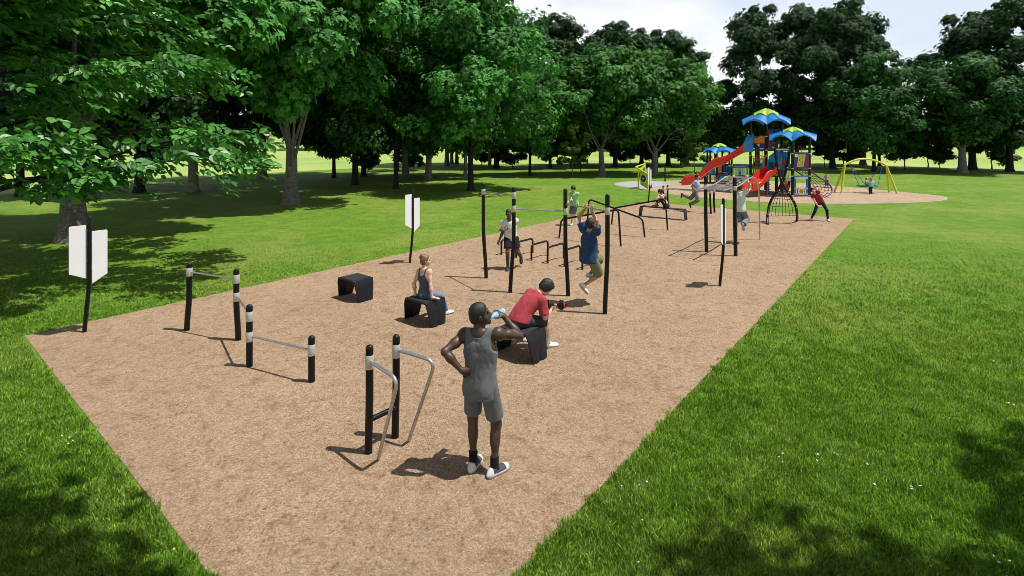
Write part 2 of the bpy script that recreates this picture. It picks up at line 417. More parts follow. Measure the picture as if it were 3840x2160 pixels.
            for x in (-1, 1): S.ell(P + Rp @ o(x * .07, -.05, -.045), V(.085, .083, .09) * s + e, Rp, .04)
            S.cut(W + Rp @ o(0, 0, a.get('top', .0)), Rp @ V(0, 0, 1))
            for k in 'LR':
                f = a.get('f', .75); p, kn, an = Hp[k], Kn[k], An[k]; lo_ = a.get('loose', .02) * s
                if typ == 'shorts':
                    en = p + (kn - p) * f
                    S.cone(p, en + unit(kn - p) * .05, .084 * q + e, .064 * q + e + lo_, .03, [(en, kn - p)])
                else:
                    S.cone(p, kn, .083 * q + e, .055 * q + e + lo_, .03); en = kn + (an - kn) * a.get('f', .95)
                    sh = unit(an - kn); back = -unit(V(pz['leg' + k][1]) - sh * (V(pz['leg' + k][1]) @ sh))
                    if not a.get('loose'): S.ell(kn + (an - kn) * .3 + back * .016 * s, V(.05, .05, .115) * q + e, frame(sh), .04)
                    S.cone(kn, en + sh * .03, .05 * s + e + lo_, .036 * s + e + lo_ * 1.2, .02, [(en, sh)])
        elif typ == 'socks':
            for k in 'LR':
                S = SDF(); kn, an = Kn[k], An[k]; st = an + (kn - an) * a.get('f', .3)
                S.cone(st + (kn - an) * .1, an, (.04 + a.get('f', .3) * .018) * s + .006 * s, .041 * s, .01, [(st, kn - an)]); S.ell(an + pz['_f' + k][0] * .02 * s, o(.04, .04, .045), None, .02); emit(name, S, mat)
            continue
        elif typ == 'shoes':
            for k in 'LR':
                T = SDF(); c = An[k]; td, up, Rf = pz['_f' + k]
                T.ell(c + td * .045 * s - up * .048 * s, V(.046, .145, .047) * s, Rf, .02)
                T.ell(c + td * .115 * s - up * .055 * s, V(.05, .085, .036) * s, Rf, .03)
                T.ell(c - td * .035 * s - up * .04 * s, V(.043, .052, .052) * s, Rf, .02)
                T.cone(c - td * .012 * s - up * .02 * s, c - td * .008 * s + up * .012 * s, .047 * s, .045 * s, .02, [(c + up * .012 * s, up)])
                base = c - up * .078 * s; T.cut(base, -up)
                mm = mat if isinstance(mat, list) else [mat, SHOE_S]
                def fi(cc, c=c, up=up, td=td):
                    z = (cc - c) @ up / s; y = (cc - c) @ td / s; r = np.zeros(len(cc), np.int32); r[z < -.052] = 1
                    if len(mm) > 2: r[(z > -.042) & (y > .0) & (y < .13)] = 2; r[(z > -.03) & (y > -.04) & (y < .13)] = 2
                    return r
                emit('shoe', T, mm, fi, max(vox * .75, .006))
            continue
        emit(name, S, mat)
    # hair
    if hair:
        st, hm = hair; S = SDF(); th = {'buzz': .007, 'short': .014, 'full': .026, 'bun': .012, 'tail': .013, 'long': .02}[st]
        fr = Rh @ unit(V(0, .86, -.5)); fp = H + Rh @ oh(0, .078 if st == 'full' else .066, .062 if st != 'full' else .045)
        S.ell(H + Rh @ oh(0, -.014, .027), oh(.077 + th, .098 + th, .1 + th), Rh, .01, [(fp, fr)])
        S.ell(H + Rh @ oh(0, -.04, -.03), oh(.066 + th * .5, .068 + th, .075), Rh, .03, [(H + Rh @ oh(0, -.005, 0), Rh @ V(0, 1, 0)), (H + Rh @ oh(0, 0, -.075 if st in ('full', 'tail', 'bun') else -.055), Rh @ V(0, .2, -1))])
        if st in ('full', 'short', 'tail'):
            rh = random.Random(int(h * 1000))
            for _ in range(26):
                a1, a2 = rh.uniform(0, 2 * PI), rh.uniform(.15, 1.45); dv = V(math.sin(a2) * math.cos(a1), math.sin(a2) * math.sin(a1), math.cos(a2))
                if dv[1] > .45 and dv[2] < .6: continue
                S.ell(H + Rh @ (oh(0, -.014, .027) + dv * oh(.072 + th, .093 + th, .095 + th)), V(.018, .018, .016) * Hh * (.7 if st == 'full' else 1), None, .018)
        if st == 'full': S.ell(H + Rh @ oh(0, .06, .085), oh(.07, .05, .035), Rh, .03)
        if st == 'bun':
            S.ell(H + Rh @ oh(0, -.075, .105), oh(.05, .045, .05), Rh, .012); S.ell(H + Rh @ oh(-.01, -.105, .07), oh(.04, .035, .035), Rh, .01)
        if st == 'tail':
            S.ell(H + Rh @ oh(0, -.125, .03), oh(.035, .035, .045), Rh, .015); S.cone(H + Rh @ oh(0, -.135, .03), H + Rh @ oh(0, -.16, -.11), .036 * Hh, .022 * Hh, .02)
        if st == 'long':
            for x in (-1, 1): S.cone(H + Rh @ oh(x * .07, -.03, .02), H + Rh @ oh(x * .075, -.05, -.14), .035 * Hh, .025 * Hh, .03)
            S.ell(H + Rh @ oh(0, -.08, -.07), oh(.08, .045, .11), Rh, .03)
        emit('hair', S, hm, None, min(vox, .009))
    if beard:
        S = SDF(); S.ell(H + Rh @ oh(0, .034, -.05), oh(.063, .069, .078), Rh, .03); S.ell(H + Rh @ oh(0, .077, -.1), oh(.029, .026, .024), Rh, .025)
        S.cut(H + Rh @ oh(0, .06, -.075), Rh @ V(0, .1, 1)); S.cut(H + Rh @ oh(0, .02 if beard == 'full' else .05, 0), Rh @ V(0, -1, -.2)); emit('beard', S, HAIRB, None, min(vox, .009))
    J = dict(P=P, N=N, H=H, Sh=Sh, El=El, Wr=Wr, Kn=Kn, An=An, root=root, Rh=Rh, Rc=Rc, s=s)
    return J
def frame(z):
    z = unit(z); x = unit(np.cross(V(0, 1, 0) if abs(z[1]) < .9 else V(1, 0, 0), z)); return np.stack([x, np.cross(z, x), z], 1)
def world(J, p):
    m = J['root']; c, s_ = math.cos(m.rotation_euler.z), math.sin(m.rotation_euler.z); return V(m.location.x + c * p[0] - s_ * p[1], m.location.y + s_ * p[0] + c * p[1], m.location.z + p[2])
# ---------------------------------------------------------------- camera, light, sky
cam = bpy.data.objects.new('camera', bpy.data.cameras.new('camera')); COL.objects.link(cam)
cam.location = (0, 0, 3.5); cam.rotation_euler = (PI / 2, 0, 0)
cam.data.lens = 36 * 1300 / 2576; cam.data.sensor_width = 36; cam.data.shift_y = -.1454; cam.data.clip_end = 2000
scene.camera = cam; scene.cycles.filter_width = .85
vs_ = scene.view_settings; vs_.view_transform = 'Standard'; vs_.look = 'None'; vs_.exposure = EXPOSURE; vs_.gamma = 1
SUN_EL = 67.5; sd = unit(V(1, -.17, 0)) * math.cos(rad(SUN_EL)) + V(0, 0, math.sin(rad(SUN_EL)))   # towards the sun
sun = bpy.data.objects.new('sun', bpy.data.lights.new('sun', 'SUN')); COL.objects.link(sun)
sun.data.energy = SUN; sun.data.angle = rad(.6); sun.data.color = (1, .955, .88)
sun.rotation_euler = Vector(sd).to_track_quat('Z', 'Y').to_euler()
w = bpy.data.worlds.new('World'); scene.world = w; w.use_nodes = True
nt = w.node_tree; bg = nt.nodes['Background']; sky = nt.nodes.new('ShaderNodeTexSky'); sky.sky_type = 'NISHITA'; sky.sun_disc = False
sky.sun_elevation = rad(SUN_EL); sky.sun_rotation = math.atan2(sd[0], sd[1]); sky.air_density = 1.0; sky.dust_density = 1.5
tc = nt.nodes.new('ShaderNodeTexCoord'); mp = nt.nodes.new('ShaderNodeMapping'); mp.inputs['Scale'].default_value = (1, 1, 2.6)
nt.links.new(tc.outputs['Generated'], mp.inputs[0])
no = nt.nodes.new('ShaderNodeTexNoise'); no.inputs['Scale'].default_value = 2.2; no.inputs['Detail'].default_value = 7; no.inputs['Roughness'].default_value = .5
nt.links.new(mp.outputs[0], no.inputs['Vector'])
cr = nt.nodes.new('ShaderNodeValToRGB'); cr.color_ramp.elements[0].position = .42; cr.color_ramp.elements[0].color = g(0); cr.color_ramp.elements[1].position = .62; cr.color_ramp.elements[1].color = g(.97)
nt.links.new(no.outputs['Fac'], cr.inputs[0])
sx_ = nt.nodes.new('ShaderNodeSeparateXYZ'); nt.links.new(tc.outputs['Generated'], sx_.inputs[0])
el_ = nt.nodes.new('ShaderNodeMapRange'); nt.links.new(sx_.outputs[2], el_.inputs[0])
for i_, v_ in ((1, .22), (2, .55), (3, 1.0), (4, .12)): el_.inputs[i_].default_value = v_
mu_ = nt.nodes.new('ShaderNodeMath'); mu_.operation = 'MULTIPLY'; nt.links.new(cr.outputs[0], mu_.inputs[0]); nt.links.new(el_.outputs[0], mu_.inputs[1])
mx = nt.nodes.new('ShaderNodeMix'); mx.data_type = 'RGBA'; nt.links.new(el_.outputs[0], mx.inputs[0]); nt.links.new(sky.outputs[0], mx.inputs[6])
cm = nt.nodes.new('ShaderNodeMix'); cm.data_type = 'RGBA'; cm.inputs[6].default_value = (CLOUD * .64, CLOUD * .72, CLOUD * .83, 1); cm.inputs[7].default_value = (CLOUD, CLOUD, CLOUD * 1.01, 1)
nt.links.new(cr.outputs[0], cm.inputs[0]); nt.links.new(cm.outputs[2], mx.inputs[7])
nt.links.new(mx.outputs[2], bg.inputs[0]); bg.inputs[1].default_value = SKYS

# ---------------------------------------------------------------- ground
U = V(.6285, .7778); W2 = V(.7778, -.6285)                       # long and short direction of the fitness pad
PA = V(-8.67, 9.19); PB = PA + W2 * 9.95; PC = PB + U * 25.3; PD = PA + U * 25.3
PAD = [PA, PB, PC, PD]
LAWN = [(-60, -40), (-60, 10), (-34, 20), (-32.2, 32.5), (-26.7, 50.5), (-15, 66), (.7, 73.5), (20, 71.5), (35.6, 66), (55, 57), (75, 44), (95, 20), (95, -40)]
def inside(poly, x, y):
    c = np.zeros(x.shape, bool); n = len(poly)
    for i in range(n):
        (x1, y1), (x2, y2) = poly[i], poly[(i + 1) % n]
        if y1 == y2: continue
        c ^= ((y1 > y) != (y2 > y)) & (x < (x2 - x1) * (y - y1) / (y2 - y1) + x1)
    return c
# meadow and rising hills beyond the lawn, one sheet to the horizon
xs = np.concatenate([np.linspace(-900, -160, 20), np.linspace(-150, 150, 76), np.linspace(160, 900, 20)]); n_ = len(xs)
GX, GY = np.meshgrid(xs, xs + 60, indexing='ij'); rho = np.hypot(GX - 12, GY - 15)
tt = np.clip((rho - 75) / 210, 0, 1); hz = tt * tt * (3 - 2 * tt) * (9 + 2.5 * np.sin(GX * .021 + 1) + 2 * np.sin(GY * .017 + GX * .009)) - .10
hv = np.stack([GX, GY, hz], 2).reshape(-1, 3); ii = np.arange(n_ * n_).reshape(n_, n_)
hq = np.stack([ii[:-1, :-1], ii[1:, :-1], ii[1:, 1:], ii[:-1, 1:]], 2).reshape(-1, 4)
t = NT('meadow_grass'); a = t.noise(.06, 4, src='Position'); b_ = t.noise(.9, 5, .65, src='Position')
c1 = t.ramp(a, [(.3, (.15, .27, .06)), (.5, (.27, .36, .10)), (.7, (.38, .42, .14))])
t.l.new(t.mix(.35, c1, t.ramp(b_, [(.3, (.14, .26, .05)), (.7, (.36, .42, .14))])), t.b.inputs['Base Color']); t.b.inputs['Roughness'].default_value = .9; t.b.inputs['Specular IOR Level'].default_value = .1
tag(link('meadow', quads(hv, hq, 'meadow', [t.m])), 'pale sunlit meadow rising beyond the mown lawn', kind='structure')

def lawn_colour(t):
    """yellowish worn patches, dark and light turf by place"""
    n1 = t.noise(.22, 4, .6, src='Position', dist=.5); n2 = t.noise(1.7, 4, .65, src='Position', dist=.4)
    base = t.ramp(n2, [(.25, (.076, .165, .012)), (.5, (.118, .232, .020)), (.75, (.168, .285, .034))])
    return t.mix(t.ramp(n1, [(.44, g(0)), (.64, g(.85))]), base, t.ramp(n2, [(.3, (.15, .235, .03)), (.7, (.24, .30, .06))]))
t = NT('lawn_turf'); c0 = lawn_colour(t); f1 = t.noise(38, 4, .75, src='Position', stretch=(1, .55, 1)); f2 = t.noise(9, 4, .7, src='Position')
c1 = t.mix(1, c0, t.ramp(f1, [(.28, g(.34)), (.5, g(.92)), (.72, g(1.55))]), 'MULTIPLY'); c1 = t.mix(1, c1, t.ramp(f2, [(.3, g(.64)), (.7, g(1.3))]), 'MULTIPLY')
t.l.new(c1, t.b.inputs['Base Color']); t.b.inputs['Roughness'].default_value = .8; t.b.inputs['Specular IOR Level'].default_value = .15
t.bump(f1, .9, .05)
def sheet(name, poly, z, m, label):
    mb = MB(); mb.add([(x, y, z) for x, y in poly], [tuple(range(len(poly)))]); o = mb.build(name, m); return tag(o, label, kind='structure')
area = lambda p: sum(p[i][0] * p[(i + 1) % len(p)][1] - p[(i + 1) % len(p)][0] * p[i][1] for i in range(len(p)))
def ccw(p): p = [tuple(map(float, q)) for q in p]; return p if area(p) > 0 else p[::-1]
lawn_poly = ccw([tuple(p[:2]) for p in spline([(*q, 0) for q in LAWN], 6)])
sheet('lawn', lawn_poly, 0, t.m, 'wide mown green lawn with yellowish patches around the play areas')
# bonded wood-fibre surface
def fibre(name, k=1, tint=(1, 1, 1)):
    t = NT(name); a = t.noise(46, 5, .85, src='Position'); b = t.noise(120, 3, .85, src='Position'); c = t.noise(17, 4, .75, src='Position', dist=.5); d = t.noise(.5, 3, src='Position')
    C = lambda *x: tuple(x[i] * k * tint[i] for i in range(3))
    col = t.ramp(a, [(.30, C(.06, .032, .016)), (.42, C(.22, .132, .074)), (.50, C(.42, .285, .18)), (.59, C(.66, .48, .32)), (.70, C(.98, .80, .60))])
    col = t.mix(.5, col, t.ramp(b, [(.34, C(.10, .055, .03)), (.5, C(.43, .295, .19)), (.64, C(.92, .74, .55))]))
    col = t.mix(1, col, t.ramp(c, [(.30, g(.50)), (.45, g(.96)), (.7, g(1.15))]), 'MULTIPLY'); col = t.mix(1, col, t.ramp(d, [(.3, g(.90)), (.7, g(1.07))]), 'MULTIPLY'); col = t.mix(1, col, t.ramp(t.noise(4.5, 4, .7, src='Position', dist=.8), [(.33, (.76, .70, .62)), (.5, g(1)), (.68, g(1.06))]), 'MULTIPLY')
    t.l.new(col, t.b.inputs['Base Color']); t.b.inputs['Roughness'].default_value = .95; t.b.inputs['Specular IOR Level'].default_value = .1
    t.bump(a, .75, .02); return t.m
FIB = fibre('wood_fibre', .70, (.99, .985, .985)); FIB2 = fibre('play_fibre', .86, (.98, 1.02, 1.06))
sheet('fitness_pad', ccw(PAD), .006, FIB, 'tan wood-fibre surface under the fitness equipment')
play = [(8.0, 39.3), (8.3, 37.7), (9.2, 36.0), (9.9, 34.0), (10.65, 32.0), (12.0, 30.4), (14.3, 28.7), (17.4, 28.1), (21, 28.4), (24, 29.3), (25.7, 30.7), (26.2, 32.2), (25.6, 34.5), (24.5, 37.5), (23, 40.8), (21.0, 43), (18, 44), (14, 43.6), (12.5, 43.0), (10, 42.8), (8.5, 41.4)]
pp = [tuple(p[:2]) for p in spline([(*q, 0) for q in play + [play[0]]], 5)][:-1]
cx_, cy_ = 17, 36
edge = [(cx_ + (x - cx_) * 1.0 + .14 * unit(V(x - cx_, y - cy_))[0], y + .14 * unit(V(x - cx_, y - cy_))[1]) for x, y in pp]
GREYR = M('grey_rubber', (.30, .31, .35), .9, var=.12, vs=40, bump=.4, bs=200)
sheet('pad_edging', ccw(edge), .004, GREYR, 'grey edging round the playground surface')
sheet('playground_pad', ccw(pp), .009, FIB2, 'pinkish tan oval surface under the playground')
sheet('rubber_patch', ccw([(8.04, 39.3), (8.2, 40.4), (8.75, 41.5), (10, 42.7), (12.4, 42.9), (11.85, 40.15), (12.5, 39.75), (10.7, 38.2), (9.95, 36.9), (9.1, 36.7), (8.4, 37.8)]), .013, GREYR, 'grey rubber patch at the narrow end of the playground surface')

# grass blades where the lawn is close enough to show them
t = NT('grass_blade'); c0 = lawn_colour(t); at_ = t.new('ShaderNodeAttribute', attribute_name='tint').outputs['Fac']
c1 = t.mix(1, c0, t.ramp(at_, [(0, (.50, .54, .6)), (.5, (1.3, 1.31, 1.5)), (1, (2.7, 2.3, 2.3))]), 'MULTIPLY'); t.l.new(c1, t.b.inputs['Base Color'])
t.b.inputs['Roughness'].default_value = .55; t.b.inputs['Specular IOR Level'].default_value = .25
tr = t.new('ShaderNodeBsdfTranslucent'); t.l.new(t.mix(1, c1, (1.3, 1.35, .7), 'MULTIPLY'), tr.inputs[0]); ms = t.new('ShaderNodeMixShader'); ms.inputs[0].default_value = .35
t.l.new(t.b.outputs[0], ms.inputs[1]); t.l.new(tr.outputs[0], ms.inputs[2]); t.l.new(ms.outputs[0], t.out.inputs[0])
N_ = 1500000; gy = 3.9 + 23 * rng.random(N_) ** 2.0; gx = (rng.random(N_) * 2 - 1) * (gy * 1.02 + .4)
pin = np.minimum((gx - PA[0]) * U[0] + (gy - PA[1]) * U[1] + .035, np.minimum((gx - PA[0]) * W2[0] + (gy - PA[1]) * W2[1], 9.95 - (gx - PA[0]) * W2[0] - (gy - PA[1]) * W2[1]))
keep = pin < -.03 + (.04 + .075 * np.clip(np.sin(gx * 9.3 + gy * 4.1) * np.sin(gx * 3.7 - gy * 11.3), 0, 1)) * rng.random(N_) ** 1.5
lumps = .5 + .5 * np.sin(gx * 7.1 + 2 * np.sin(gy * 5.3)) * np.sin(gy * 8.3 + 1.7 * np.sin(gx * 6.1))
keep &= rng.random(N_) < np.clip(1 / (.35 + gy * .11), 0, 1) * (.55 + .45 * lumps) * np.clip((19 - gy) / 9, 0, 1)
gx, gy, lumps = gx[keep], gy[keep], lumps[keep]; n_ = len(gx)
# longer fringe hanging over the pad's edge
ang = rng.random(n_) * 2 * PI; hgt = (.024 + .036 * rng.random(n_) ** 1.6) * (.55 + .9 * lumps) * np.clip(1.4 - gy * .05, .4, 1.2); wd = (.0034 + .0020 * rng.random(n_)) * np.clip(.62 + gy * .085, 1, 2.2)
lean = hgt * (.15 + .75 * rng.random(n_)); la = rng.random(n_) * 2 * PI
dx, dy = np.cos(ang) * wd, np.sin(ang) * wd; lx, ly = np.cos(la) * lean, np.sin(la) * lean
B = np.stack([np.stack([gx - dx, gy - dy, 0 * gx], 1), np.stack([gx + dx, gy + dy, 0 * gx], 1),
              np.stack([gx + dx * .8 + lx * .4, gy + dy * .8 + ly * .4, hgt * .62], 1), np.stack([gx - dx * .8 + lx * .4, gy - dy * .8 + ly * .4, hgt * .62], 1),
              np.stack([gx + lx, gy + ly, hgt], 1)], 1).reshape(-1, 3)
bi = np.arange(n_)[:, None] * 5; lo_ = np.concatenate([bi + np.array([[0, 1, 2, 3]]), bi + np.array([[3, 2, 4]])], 1).ravel()
st = np.stack([np.arange(n_) * 7, np.arange(n_) * 7 + 4], 1).ravel(); to = np.tile([4, 3], n_)
me = mesh_np('grass', B, lo_, st, to, [t.m], smooth=False, attr={'tint': np.repeat(rng.random(n_) ** 1.4, 5)})
tag(link('grass', me), 'short green grass blades of the near lawn', 'grass', kind='stuff')
# daisies and dandelions in loose clusters
DAISY = M('daisy_white', (.80, .80, .80), .6, var=.02); DANDY = M('dandelion_yellow', (.75, .55, .02), .6)
def flowers(name, m, ncl, per, label, size):
    vs, fs = [], []
    r = random.Random(3)
    for _ in range(ncl):
        y = 4.2 + 18 * r.random() ** 1.5; x = r.uniform(-1.02, 1.02) * y
        for _ in range(r.randint(1, per)):
            px, py = x + r.gauss(0, .14), y + r.gauss(0, .1)
            if inside([tuple(p) for p in PAD], np.array([px]), np.array([py]))[0]: continue
            s_ = size * r.uniform(.7, 1.2); z = r.uniform(.045, .07); k = len(vs); tx, ty = r.uniform(-.4, .4), r.uniform(-.5, .1)
            vs += [(px + math.cos(a) * s_ * q, py + math.sin(a) * s_ * q, z + (math.cos(a) * tx + math.sin(a) * ty) * s_) for a, q in [(i * PI / 5, 1 if i % 2 == 0 else .8) for i in range(10)]]
            fs.append(tuple(range(k, k + 10)))
    b = MB(); b.add(vs, fs); tag(b.build(name, m), label, name, kind='stuff')
flowers('daisies', DAISY, 70, 6, 'scattered white daisies in the lawn', .0125); flowers('dandelions', DANDY, 14, 3, 'a few yellow dandelions in the lawn', .012)
# ---------------------------------------------------------------- trees
def leaf_mat(name, cols, trans, tr_k=.35, rough=.55, spec=.25):
    t = NT(name); at_ = t.new('ShaderNodeAttribute', attribute_name='tint').outputs['Fac']; n = t.noise(.55, 3, src='Position')
    c = t.ramp(at_, [(0, cols[0]), (.5, cols[1]), (1, cols[2])]); c = t.mix(1, c, t.ramp(n, [(.35, g(.72)), (.65, g(1.25))]), 'MULTIPLY')
    t.l.new(c, t.b.inputs['Base Color']); t.b.inputs['Roughness'].default_value = rough; t.b.inputs['Specular IOR Level'].default_value = spec
    tr = t.new('ShaderNodeBsdfTranslucent'); t.l.new(t.mix(1, c, trans, 'MULTIPLY'), tr.inputs[0])
    ms = t.new('ShaderNodeMixShader'); ms.inputs[0].default_value = tr_k; t.l.new(t.b.outputs[0], ms.inputs[1]); t.l.new(tr.outputs[0], ms.inputs[2]); t.l.new(ms.outputs[0], t.out.inputs[0]); return t.m
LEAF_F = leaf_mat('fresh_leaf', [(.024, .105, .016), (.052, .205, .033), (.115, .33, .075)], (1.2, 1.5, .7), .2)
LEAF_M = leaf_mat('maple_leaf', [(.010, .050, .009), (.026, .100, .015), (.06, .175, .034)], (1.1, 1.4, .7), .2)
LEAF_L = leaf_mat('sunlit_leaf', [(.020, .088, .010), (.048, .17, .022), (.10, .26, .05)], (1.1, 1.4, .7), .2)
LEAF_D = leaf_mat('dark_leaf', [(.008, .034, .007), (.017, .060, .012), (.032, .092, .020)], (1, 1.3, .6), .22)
LEAF_Y = leaf_mat('yellow_green_leaf', [(.045, .095, .010), (.085, .16, .022), (.16, .24, .05)], (1.2, 1.3, .6), .35)
LEAF_N = leaf_mat('near_leaf', [(.018, .085, .010), (.052, .19, .026), (.135, .34, .075)], (1.1, 1.5, .7), .2, .42, .4)
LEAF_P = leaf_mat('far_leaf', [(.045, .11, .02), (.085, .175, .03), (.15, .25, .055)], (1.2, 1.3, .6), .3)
t = NT('bark'); a = t.noise(5, 5, .65, stretch=(1, 1, 2.2), dist=1.2); b = t.noise(26, 4, .7, stretch=(1, 1, 1.6))
c = t.ramp(a, [(.3, (.085, .078, .07)), (.55, (.23, .212, .19)), (.75, (.36, .34, .31))]); t.l.new(t.mix(1, c, t.ramp(b, [(.3, g(.5)), (.65, g(1.15))]), 'MULTIPLY'), t.b.inputs['Base Color']); t.b.inputs['Roughness'].default_value = .95; t.b.inputs['Specular IOR Level'].default_value = .1; t.bump(b, 1, .05); BARK = t.m
t = NT('dark_bark'); b = t.noise(9, 5, .7, stretch=(1, 1, 1.4)); t.l.new(t.ramp(b, [(.3, (.012, .012, .013)), (.7, (.045, .043, .045))]), t.b.inputs['Base Color']); t.b.inputs['Roughness'].default_value = .95; t.b.inputs['Specular IOR Level'].default_value = .1; t.bump(b, 1, .05); BARKD = t.m

def leaf_cloud(cen, nrm, L, r, lobes=3, spread=58, droop=.3, wid=.30):
    """every leaf is a spray of pointed leaflets round one stalk end"""
    n = len(cen); nrm = nrm / np.linalg.norm(nrm, axis=1, keepdims=True)
    ref = r.normal(size=(n, 3)); t1 = np.cross(nrm, ref); t1 /= np.linalg.norm(t1, axis=1, keepdims=True); t2 = np.cross(nrm, t1)
    vs = []
    for i in range(lobes):
        a = rad(spread) * (i - (lobes - 1) / 2); ln = (L * (1 - .22 * abs(i - (lobes - 1) / 2)))[:, None]
        d = math.cos(a) * t1 + math.sin(a) * t2; e = -math.sin(a) * t1 + math.cos(a) * t2; dr = -nrm * droop
        vs += [cen, cen + (d * .52 + dr * .2) * ln + e * ln * wid, cen + (d + dr) * ln, cen + (d * .52 + dr * .2) * ln - e * ln * wid]
    v = np.stack(vs, 1).reshape(-1, 3); q = np.arange(n * lobes * 4).reshape(-1, 4); return v, q, np.repeat(r.random(n), lobes * 4)
def crown_mesh(name, seed, R, z0, z1, nc, per, L, mats, shape='round', lobes=3, flat=.82):
    r = np.random.default_rng(seed); Hh = z1 - z0
    pf = {'round': lambda q: np.sin(PI * np.clip(q * .80 + .14, 0, 1)) ** .7, 'tall': lambda q: np.sin(PI * np.clip(q * .74 + .16, 0, 1)) ** .5}[shape]
    # main limbs each carry a lobe of foliage; gaps stay open between the lobes
    nl = max(7, int(9 + Hh * .35)); lq = (np.arange(nl) + r.random(nl) * .8) / nl; la = np.arange(nl) * 2.4 + r.random(nl) * .9; lq = np.clip(lq, .04, .95)
    lrad = R * (.24 + .16 * r.random(nl)); lr = np.maximum(R * pf(lq) * (.86 + .3 * r.random(nl)) - lrad * .8, 0); lr[-1] *= .3
    LC = np.stack([np.cos(la) * lr, np.sin(la) * lr, z0 + lrad * .55 + lq * (Hh - lrad * 1.2)], 1)
    k = r.integers(0, nl, nc); d0 = r.normal(size=(nc, 3)); d0 /= np.linalg.norm(d0, axis=1, keepdims=True)
    C = LC[k] + d0 * (lrad[k] * (.35 + .65 * r.random(nc) ** .5))[:, None] * np.array([1.1, 1.1, .85])
    core = r.random(nc) < .16; qc = r.random(nc); C[core] = np.stack([r.normal(size=nc) * R * .2, r.normal(size=nc) * R * .2, z0 + Hh * (.12 + .75 * qc)], 1)[core]
    C[:, 2] = np.maximum(C[:, 2], z0 + .1)
    cs = R * (.10 + .12 * r.random(nc))
    idx = np.repeat(np.arange(nc), per); n = len(idx); d = r.normal(size=(n, 3)); d[:, 2] = d[:, 2] * .9 + .12; d /= np.linalg.norm(d, axis=1, keepdims=True)
    rad_ = (.35 + .65 * r.random(n) ** .5) * np.where(r.random(n) < .10, 1.15 + .45 * r.random(n), 1); rad_ = rad_[:, None]; P = C[idx] + d * rad_ * cs[idx][:, None] * np.array([1.15, 1.15, flat])
    out = P * np.array([1, 1, 0]); out /= np.maximum(np.linalg.norm(out, axis=1, keepdims=True), .1)
    nm = np.array([0, 0, .55]) + out * .40 + d * .70 + r.normal(size=(n, 3)) * .30
    v, f, tint = leaf_cloud(P, nm, L * (.7 + .6 * r.random(n)), r, lobes)
    tint = np.clip(tint * .7 + np.repeat((r.random(nc) * .3)[idx], lobes * 4), 0, 1)
    return quads(v, f, name, [mats], smooth=False, attr={'tint': tint}), C
def trunk_mesh(name, seed, rb, h, limbs, mat_, fork=.45, spread=.5, crown_c=None, R=4):
    """flared, tapered trunk that divides into limbs which reach into the crown"""
    r = random.Random(seed); mb = MB(); hf = h * fork
    pts = [(0, 0, -.05), (0, 0, .12), (.01, 0, .45), (r.uniform(-.05, .05), r.uniform(-.05, .05), hf * .6), (r.uniform(-.1, .1), r.uniform(-.1, .1), hf)]
    path = spline(pts, 5); n = len(path)
    rs = []
    for i, p in enumerate(path):
        z = max(p[2], 0); rs.append(rb * (.74 + .38 * math.exp(-z / (rb * 1.1)) - .16 * z / hf))
    mb.tube(path, rs, 18); top = path[-1]; rt = rs[-1]
    # low limb roots
    for i in range(limbs):
        a = i * 2 * PI / limbs + r.uniform(-.35, .35); st = path[int(n * r.uniform(.72, .98))] if i else top
        L = (h - st[2]) * r.uniform(.55, .85); out = R * r.uniform(.35, .62) * (1 if i else .25)
        e = st + V(math.cos(a) * out, math.sin(a) * out, L * r.uniform(.5, .9)); m = st + (e - st) * .45 + V(math.cos(a), math.sin(a), -.3) * spread * .5
        k = rt * r.uniform(.42, .62) if i else rt * .9
        pa = spline([st - V(0, 0, .1), st + V(math.cos(a), math.sin(a), .6) * k * .6, m, e], 6); mb.tube(pa, list(np.linspace(k, k * .18, len(pa))), 9)
        for _ in range(3):
            b = pa[int(len(pa) * r.uniform(.5, .95))]; a2 = a + r.uniform(-1.2, 1.2); e2 = b + V(math.cos(a2), math.sin(a2), r.uniform(-.1, .8)) * R * r.uniform(.2, .4)
            mb.tube([b, b + (e2 - b) * .5 + V(0, 0, .1), e2], [k * .3, k * .18, k * .06], 6)
    return mb.mesh(name, mat_, sharp=60)
KIND = {}
def proto(key, seed, R, z0, z1, nc, per, L, leaf, rb, limbs, bark, shape='round', fork=.42, lobes=3, flat=.82):
    cm, C = crown_mesh('crown', seed, R, z0, z1, nc, per, L, leaf, shape, lobes, flat); tm = trunk_mesh('trunk', seed, rb, z1, limbs, bark, fork, .5, C, R); KIND[key] = (tm, cm, R, z1, rb, z0)
proto('chestnut', 3, 5.8, 5.0, 17, 190, 95, .36, LEAF_F, .46, 6, BARK, 'round', .17, 5)
proto('lit', 5, 5.6, 2.4, 14, 190, 105, .26, LEAF_F, .25, 5, BARKD, 'round', .25, 3)
proto('maple', 8, 5.5, 3.4, 13, 210, 95, .32, LEAF_L, .42, 5, BARK, 'round', .21, 3)
proto('stout', 9, 5.5, 3.4, 13, 210, 95, .34, LEAF_M, .42, 5, BARK, 'round', .21, 3)
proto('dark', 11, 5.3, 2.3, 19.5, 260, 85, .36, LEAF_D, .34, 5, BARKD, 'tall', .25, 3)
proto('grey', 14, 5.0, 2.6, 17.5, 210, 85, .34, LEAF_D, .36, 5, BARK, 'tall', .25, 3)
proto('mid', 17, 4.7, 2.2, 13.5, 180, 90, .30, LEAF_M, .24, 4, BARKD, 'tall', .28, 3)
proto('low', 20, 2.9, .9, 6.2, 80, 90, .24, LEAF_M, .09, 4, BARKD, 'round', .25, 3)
proto('bushy', 31, 2.6, .5, 5.6, 80, 80, .24, LEAF_D, .09, 4, BARKD, 'round', .25, 3)
